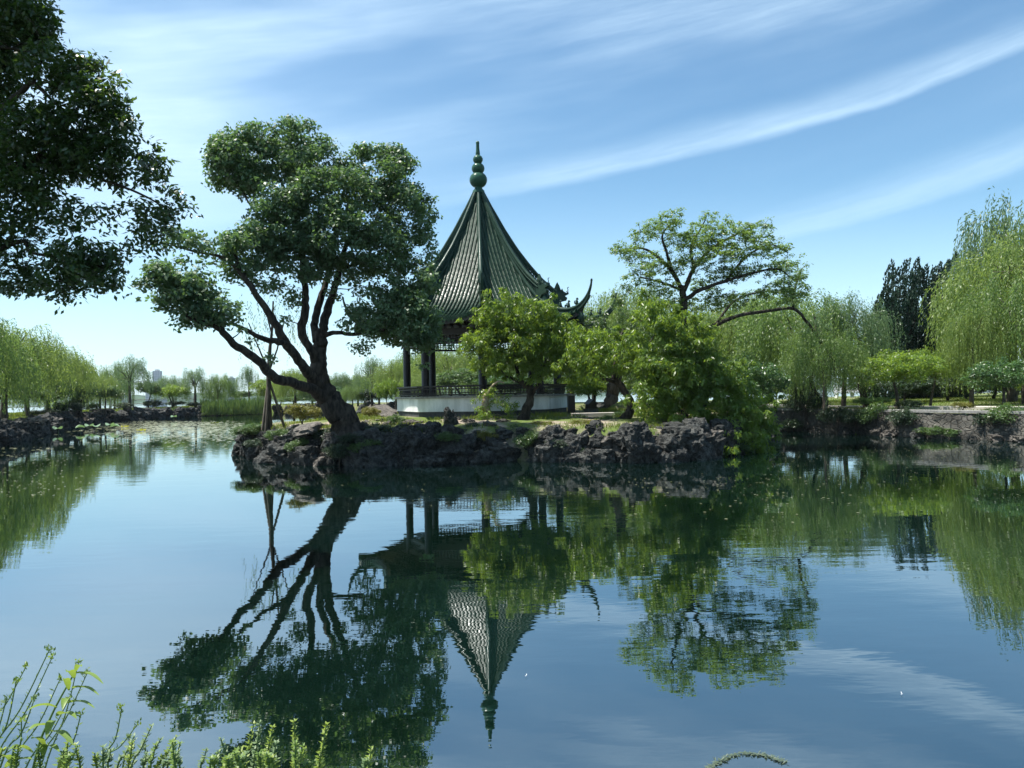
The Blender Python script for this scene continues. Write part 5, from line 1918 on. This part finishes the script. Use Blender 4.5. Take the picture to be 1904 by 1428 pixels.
# lakeside railing behind the left bank
rl = smooth_path([(-36, 37), (-41, 47), (-46, 60), (-47.2, 78), (-41, 95)], 12)
e = empty('lakeside_railing', (rl[0][0], rl[0][1], 1.0), 0, 'thin grey post-and-rail railing along the lake edge of the left bank', 'railing')
for zq in (.5, .95):
    mb = MB()
    tube(mb, [(p[0] - rl[0][0], p[1] - rl[0][1], zq) for p in rl], .04, 6)
    mb.build('rail', M_cap, e)
acc = 0
for i in range(0, len(rl), 2):
    mb = MB()
    box(mb, (rl[i][0] - rl[0][0], rl[i][1] - rl[0][1], .5), (.2, .2, 1.2))
    mb.build('post', M_cap, e, smooth=False)

# ------------------------------------------------------------------ floating leaves
rng = np.random.default_rng(71)


def disc_field(name, px, py, rad, label, mat, cat='leaves'):
    mb = MB()
    for a, b_, r_ in zip(px, py, rad):
        c = G(a, b_)
        n = 8
        t = np.arange(n) * 2 * np.pi / n + rng.random() * 6
        rr_ = r_ * rng.uniform(.8, 1.15, n)
        V = np.stack([c[0] + np.cos(t) * rr_, c[1] + np.sin(t) * rr_, np.full(n, .006) + rng.uniform(0, .012)], 1)
        mb.add(V, [list(range(n))])
    return tag(mb.build(name, mat, smooth=False), label, cat, kind='stuff')


n = 3600
px = np.concatenate([rng.normal(330, 85, n), rng.normal(60, 60, 260)])
py = np.concatenate([782 + rng.gamma(2.0, 8.0, n), rng.uniform(830, 925, 260)])
keep = (px > -30) & (px < 455) & (py > 776 + np.clip((300 - px) * .10, 0, 60)) & (py < 960)
px, py = px[keep], py[keep]
disc_field('lily_pads', px, py, rng.uniform(.04, .15, len(px)) * np.clip((880 - py) / 80, .22, 1), 'floating lily pads and weed scattered over the far left of the pond', M_pad, 'lily pads')
n = 420
px = np.concatenate([rng.uniform(1420, 1904, n), rng.uniform(1180, 1600, 160), rng.uniform(600, 1200, 60)])
py = np.concatenate([820 + rng.gamma(2, 16, n), 880 + rng.gamma(2, 16, 160), rng.uniform(880, 960, 60)])
disc_field('floating_leaves', px, py, rng.uniform(.008, .026, len(px)), 'small pale leaves floating on the dark right side of the pond', M_float, 'leaves')
# white leaf flecks in the foreground water
for (a, b_, lab) in ((1675, 1293, 'single pale fallen leaf floating in the lower right water'), (976, 1259, 'single small pale leaf floating right of the reflected spire')):
    c = G(a, b_)
    mb = MB()
    leaf_quads(mb, np.array([(0, 0, .0), (.01, .01, .004)]), unit(np.array([(1, .2, .15), (.3, 1, .2)])), unit(np.array([(0, 0, 1.), (.2, 0, 1.)])), .014, .007)
    o = mb.build('fallen_leaf', M_white, smooth=False)
    o.location = (c[0], c[1], .008)
    tag(o, lab, 'leaf')
# a few standing lotus leaves among the pads
lot = [(105 + 60, 800), (180, 801), (107 + 2, 806), (322, 781), (205, 798), (212, 801), (150, 803)]
for i, (a, b_) in enumerate(lot):
    c = G(a, b_)
    e = empty('lotus_plant', (c[0], c[1], 0), rr.uniform(0, 6), 'small blue-green lotus leaf standing above the lily pads', 'lotus', 'lotus leaves among the lily pads')
    mb = MB()
    tube(mb, [(0, 0, -.1), (.02, 0, .15), (.05, .02, .32)], .012, 5)
    mb.build('stem', M_stem, e)
    mb = MB()
    t = np.arange(12) * 2 * np.pi / 12
    V = [(.05, .02, .32)] + [(.05 + math.cos(x) * .28, .02 + math.sin(x) * .28, .36 + .10 * math.sin(2 * x + i)) for x in t]
    mb.add(V, [(0, 1 + j, 1 + (j + 1) % 12) for j in range(12)])
    mb.build('leaf', M_lotus, e)
for i, (a, b_, lab) in enumerate(((400, 788, 'bright yellow-green water plant standing in the pads near the island tip'), (232, 795, 'yellow flower cluster floating among the pads'), (263, 802, 'pale yellow flower floating right of the other among the pads'))):
    c = G(a, b_)
    mb = MB()
    N = 40
    leaf_quads(mb, rng.normal(size=(N, 3)) * np.array((.15, .1, .02)) + (0, 0, .05), unit(np.array((0, 0, 1.)) + rand_unit(rng, N)), rand_unit(rng, N), .12, .06)
    o = mb.build('water_plant', M_flower if i else M_grass, smooth=False)
    o.location = (c[0], c[1], 0)
    tag(o, lab, 'water plant')

# submerged weed tips at lower right
for (pts_, lab) in (([(1318, 1428), (1345, 1412), (1385, 1402), (1425, 1405), (1460, 1418)], 'curved feathery waterweed strand at the bottom right'),):
    mb = MB()
    pl = np.array([G(a, b_, 0.006) for a, b_ in pts_])
    pl = smooth_path(pl, 8)
    pl[:, :2] += rng.normal(size=(len(pl), 2)) * .004
    pl = pl - pl[0] * np.array((1, 1, 0))
    org = G(pts_[0][0], pts_[0][1], 0)
    tube(mb, pl, .0015, 4)
    N = len(pl) * 8
    pos = np.repeat(pl, 8, 0)
    ax = rand_unit(rng, N) * np.array((1, 1, .15))
    leaf_quads(mb, pos, unit(ax), np.tile((0, 0, 1.), (N, 1)), .028, .007)
    o = mb.build('waterweed', M_sub, smooth=False)
    o.location = (org[0], org[1], 0)
    tag(o, lab, 'waterweed')

# ------------------------------------------------------------------ foreground weeds
GZ = 0.62


def stem_line(px0, py0, px1, py1, Y, bend=0.0, n=14):
    a = P(px0, py0, Y)
    b_ = P(px1, py1, Y)
    d_ = b_ - a
    ext = (a[2] - GZ) / max(d_[2], .05)
    base_ = a - d_ * min(ext, 3.0) * np.array((.5, 1, 1))
    base_[2] = GZ
    pl = smooth_path([base_, a, (a + b_) / 2 + np.array((bend, 0, 0)), b_], n // 2)
    return pl


def weed(kind, line, Y, label, group, seed, dens=1.0, mat=None, bend=0.0):
    rng = np.random.default_rng(seed)
    pl = stem_line(*line, Y, bend)
    org = pl[0].copy()
    q = pl - org
    e = empty('weed_plant', tuple(org), 0, label, 'weed', group)
    mb = MB()
    tube(mb, q, np.linspace(.0032, .0014, len(q)), 5)
    mb.build('stem', M_stem, e)
    mb = MB()
    L = np.concatenate([[0], np.cumsum(np.linalg.norm(np.diff(q, axis=0), axis=1))])
    def at(s):
        return np.array([np.interp(s, L, q[:, i]) for i in range(3)])
    if kind == 'tall':            # slender stem with tiny scattered leaves
        ss = np.linspace(L[-1] * .15, L[-1], int(70 * dens))
        pos = np.array([at(s) for s in ss])
        N = len(pos)
        ax = unit(np.array((0, 0, .9)) + rand_unit(rng, N))
        leaf_quads(mb, pos, ax, rand_unit(rng, N), rng.uniform(.008, .018, N), rng.uniform(.003, .005, N))
        pos = np.repeat(q[-1:], 14, 0) + rng.normal(size=(14, 3)) * .004
        leaf_quads(mb, pos, unit(np.array((0, 0, 1.)) + rand_unit(rng, 14)), rand_unit(rng, 14), .012, .006)
    else:                         # whorls of small oval leaves
        s = L[-1] * .2
        while s < L[-1]:
            p = at(s)
            f = 1.0 - .55 * (s / L[-1]) ** 2
            m_ = rng.integers(3, 6)
            a0 = rng.random() * 6.28
            ang = a0 + np.arange(m_) * 2 * np.pi / m_
            ax = unit(np.stack([np.cos(ang), np.sin(ang), rng.uniform(.2, .8, m_)], 1))
            nn_ = unit(np.cross(ax, np.cross((0, 0, 1.), ax)) + rand_unit(rng, m_) * .35)
            leaf_quads(mb, np.repeat(p[None], m_, 0), ax, nn_, rng.uniform(.020, .032, m_) * f, rng.uniform(.011, .016, m_) * f)
            s += rng.uniform(.006, .012) / dens
    mb.build('leaves', mat or M_weed, e, smooth=False)
    return e


sd = 500
tall = [(-30, 1428, 92, 1208, 2.0), (-12, 1420, 97, 1222, 2.1), (-40, 1380, 48, 1240, 2.2), (0, 1428, 64, 1300, 1.9), (20, 1428, 112, 1262, 2.15), (48, 1428, 128, 1300, 2.2), (66, 1428, 162, 1252, 2.25),
        (84, 1428, 146, 1232, 2.3), (-20, 1428, 30, 1268, 1.9), (-40, 1428, 12, 1300, 1.85), (108, 1428, 150, 1330, 2.0), (190, 1428, 226, 1318, 2.1), (228, 1428, 240, 1372, 2.2), (20, 1428, 40, 1340, 1.8),
        (180, 1428, 256, 1346, 2.2), (268, 1428, 268, 1390, 2.1)]
for i, l in enumerate(tall):
    weed('tall', l[:4], l[4], 'tall thin green weed stem with tiny leaves in the lower left corner', 'tall weed stems in the lower left corner', sd + i, bend=.01, mat=M_weed if i % 3 else M_weed_b)
small = [(150, 1440, 140, 1385, 1.9, 1), (120, 1440, 118, 1395, 1.85, 0), (215, 1440, 250, 1368, 2.0, 2), (240, 1440, 282, 1350, 2.05, 2), (262, 1440, 300, 1372, 2.0, 2), (290, 1440, 328, 1370, 2.05, 1), (300, 1440, 330, 1404, 1.95, 2),
         (372, 1440, 384, 1392, 2.0, 2), (432, 1440, 410, 1372, 1.95, 2), (440, 1440, 448, 1388, 1.9, 1), (452, 1440, 472, 1345, 1.95, 1), (470, 1440, 484, 1342, 2.0, 2), (488, 1440, 508, 1350, 1.9, 1), (500, 1440, 515, 1378, 1.85, 2),
         (552, 1440, 546, 1336, 2.0, 1), (548, 1440, 568, 1392, 1.9, 1), (592, 1440, 607, 1346, 1.95, 1), (420, 1440, 425, 1405, 1.85, 1), (685, 1440, 690, 1388, 1.95, 1), (678, 1440, 684, 1412, 1.9, 2), (335, 1440, 326, 1400, 1.9, 2),
         (75, 1440, 70, 1390, 1.8, 0), (30, 1440, 34, 1385, 1.8, 0), (180, 1440, 176, 1400, 1.85, 1), (200, 1440, 206, 1392, 1.9, 2), (485, 1440, 480, 1400, 1.8, 0), (510, 1440, 495, 1400, 1.8, 1), (-10, 1440, 5, 1392, 1.75, 1)]
rq = random.Random(9)
for i_ in range(26):
    x_ = rq.choice([rq.uniform(90, 350), rq.uniform(395, 620), rq.uniform(395, 560)])
    small.append((x_ - rq.uniform(-8, 14), 1440, x_ + rq.uniform(-6, 14), rq.uniform(1375, 1416), rq.uniform(1.75, 2.05), rq.choice((0, 1, 2, 2))))
for i, l in enumerate(small):
    weed('small', l[:4], l[4], ('bright green', 'yellow-green', 'grey-green')[l[5]] + (' sprig of small oval leaves rising at the bottom left' if l[0] < 360 else ' sprig of small oval leaves rising at the bottom, left of centre'),
         'leafy sprigs along the bottom edge', sd + 50 + i, mat=(M_weed, M_weed_y, M_weed_b)[l[5]], dens=1.1)

# broad-leaved weed
YB = 1.85
pl = stem_line(62, 1428, 141, 1246, YB, -.012)
org = pl[0].copy()
e = empty('broad_leaved_weed', tuple(org), 0, 'weed with long pointed bright green leaves in the lower left corner', 'weed')
mb = MB()
tube(mb, pl - org, np.linspace(.004, .002, len(pl)), 6)
mb.build('stem', M_stem, e)


def blade(p0, p1, w, name='leaf', up=.01):
    """curved folded leaf from p0 to p1"""
    n = 9
    t = np.linspace(0, 1, n)
    d_ = p1 - p0
    mid = p0 + d_ * t[:, None]
    mid[:, 2] += np.sin(t * np.pi) * up
    ww = w * np.sin(np.clip(t * .93 + .05, 0, 1) * np.pi) ** .8 * (1 - .25 * t)
    side = unit(np.cross(d_, (0, .45, 1.)))
    A = mid + side * ww[:, None] / 2 + np.array((0, 0, 1)) * ww[:, None] * .22
    B = mid - side * ww[:, None] / 2 + np.array((0, 0, 1)) * ww[:, None] * .22
    V = np.concatenate([A, mid, B]) - org
    mb = MB()
    mb.add(V, [(i, i + 1, n + i + 1, n + i) for i in range(n - 1)] + [(n + i, n + i + 1, 2 * n + i + 1, 2 * n + i) for i in range(n - 1)])
    mb.build(name, M_weed, e)


for (x0, y0, x1, y1, w) in ((142, 1252, 192, 1272, .013), (134, 1280, 184, 1293, .012), (126, 1308, 176, 1317, .012), (106, 1332, 142, 1336, .016), (94, 1360, 136, 1386, .018), (106, 1316, 50, 1322, .014), (92, 1350, 48, 1364, .014),
                            (138, 1262, 124, 1250, .012), (126, 1300, 116, 1320, .010), (84, 1388, 58, 1374, .012), (78, 1392, 110, 1398, .015), (60, 1400, 16, 1394, .016), (128, 1284, 120, 1262, .010), (100, 1340, 86, 1372, .012), (82, 1385, 80, 1412, .012), (140, 1250, 152, 1240, .008)):
    blade(P(x0, y0, YB), P(x1, y1, YB - .05), w * 1.9)
for (x0, y0, x1, y1, w) in ((10, 1428, 60, 1412, .016), (30, 1428, 4, 1406, .016), (110, 1428, 140, 1415, .014)):
    blade(P(x0, y0, YB), P(x1, y1, YB - .05), w * 1.9)

m = bpy.data.materials.new('haze_air')
m.use_nodes = True
m.node_tree.nodes.clear()
T = NT(m.node_tree)
pv = T.node('ShaderNodeVolumePrincipled')
pv.inputs['Color'].default_value = (0.80, 0.90, 1.0, 1)
pv.inputs['Density'].default_value = 0.00011
pv.inputs['Anisotropy'].default_value = 0.2
o = T.node('ShaderNodeOutputMaterial')
T.l.new(pv.outputs[0], o.inputs['Volume'])
mb = MB()
box(mb, (0, 2900, 60), (14000, 7400, 130))
hz_ = mb.build('haze', m, smooth=False)
tag(hz_, 'thin pale haze in the air over the lake', 'haze', kind='stuff')

print('objects', len(bpy.data.objects), 'faces', sum(len(m_.polygons) for m_ in bpy.data.meshes))
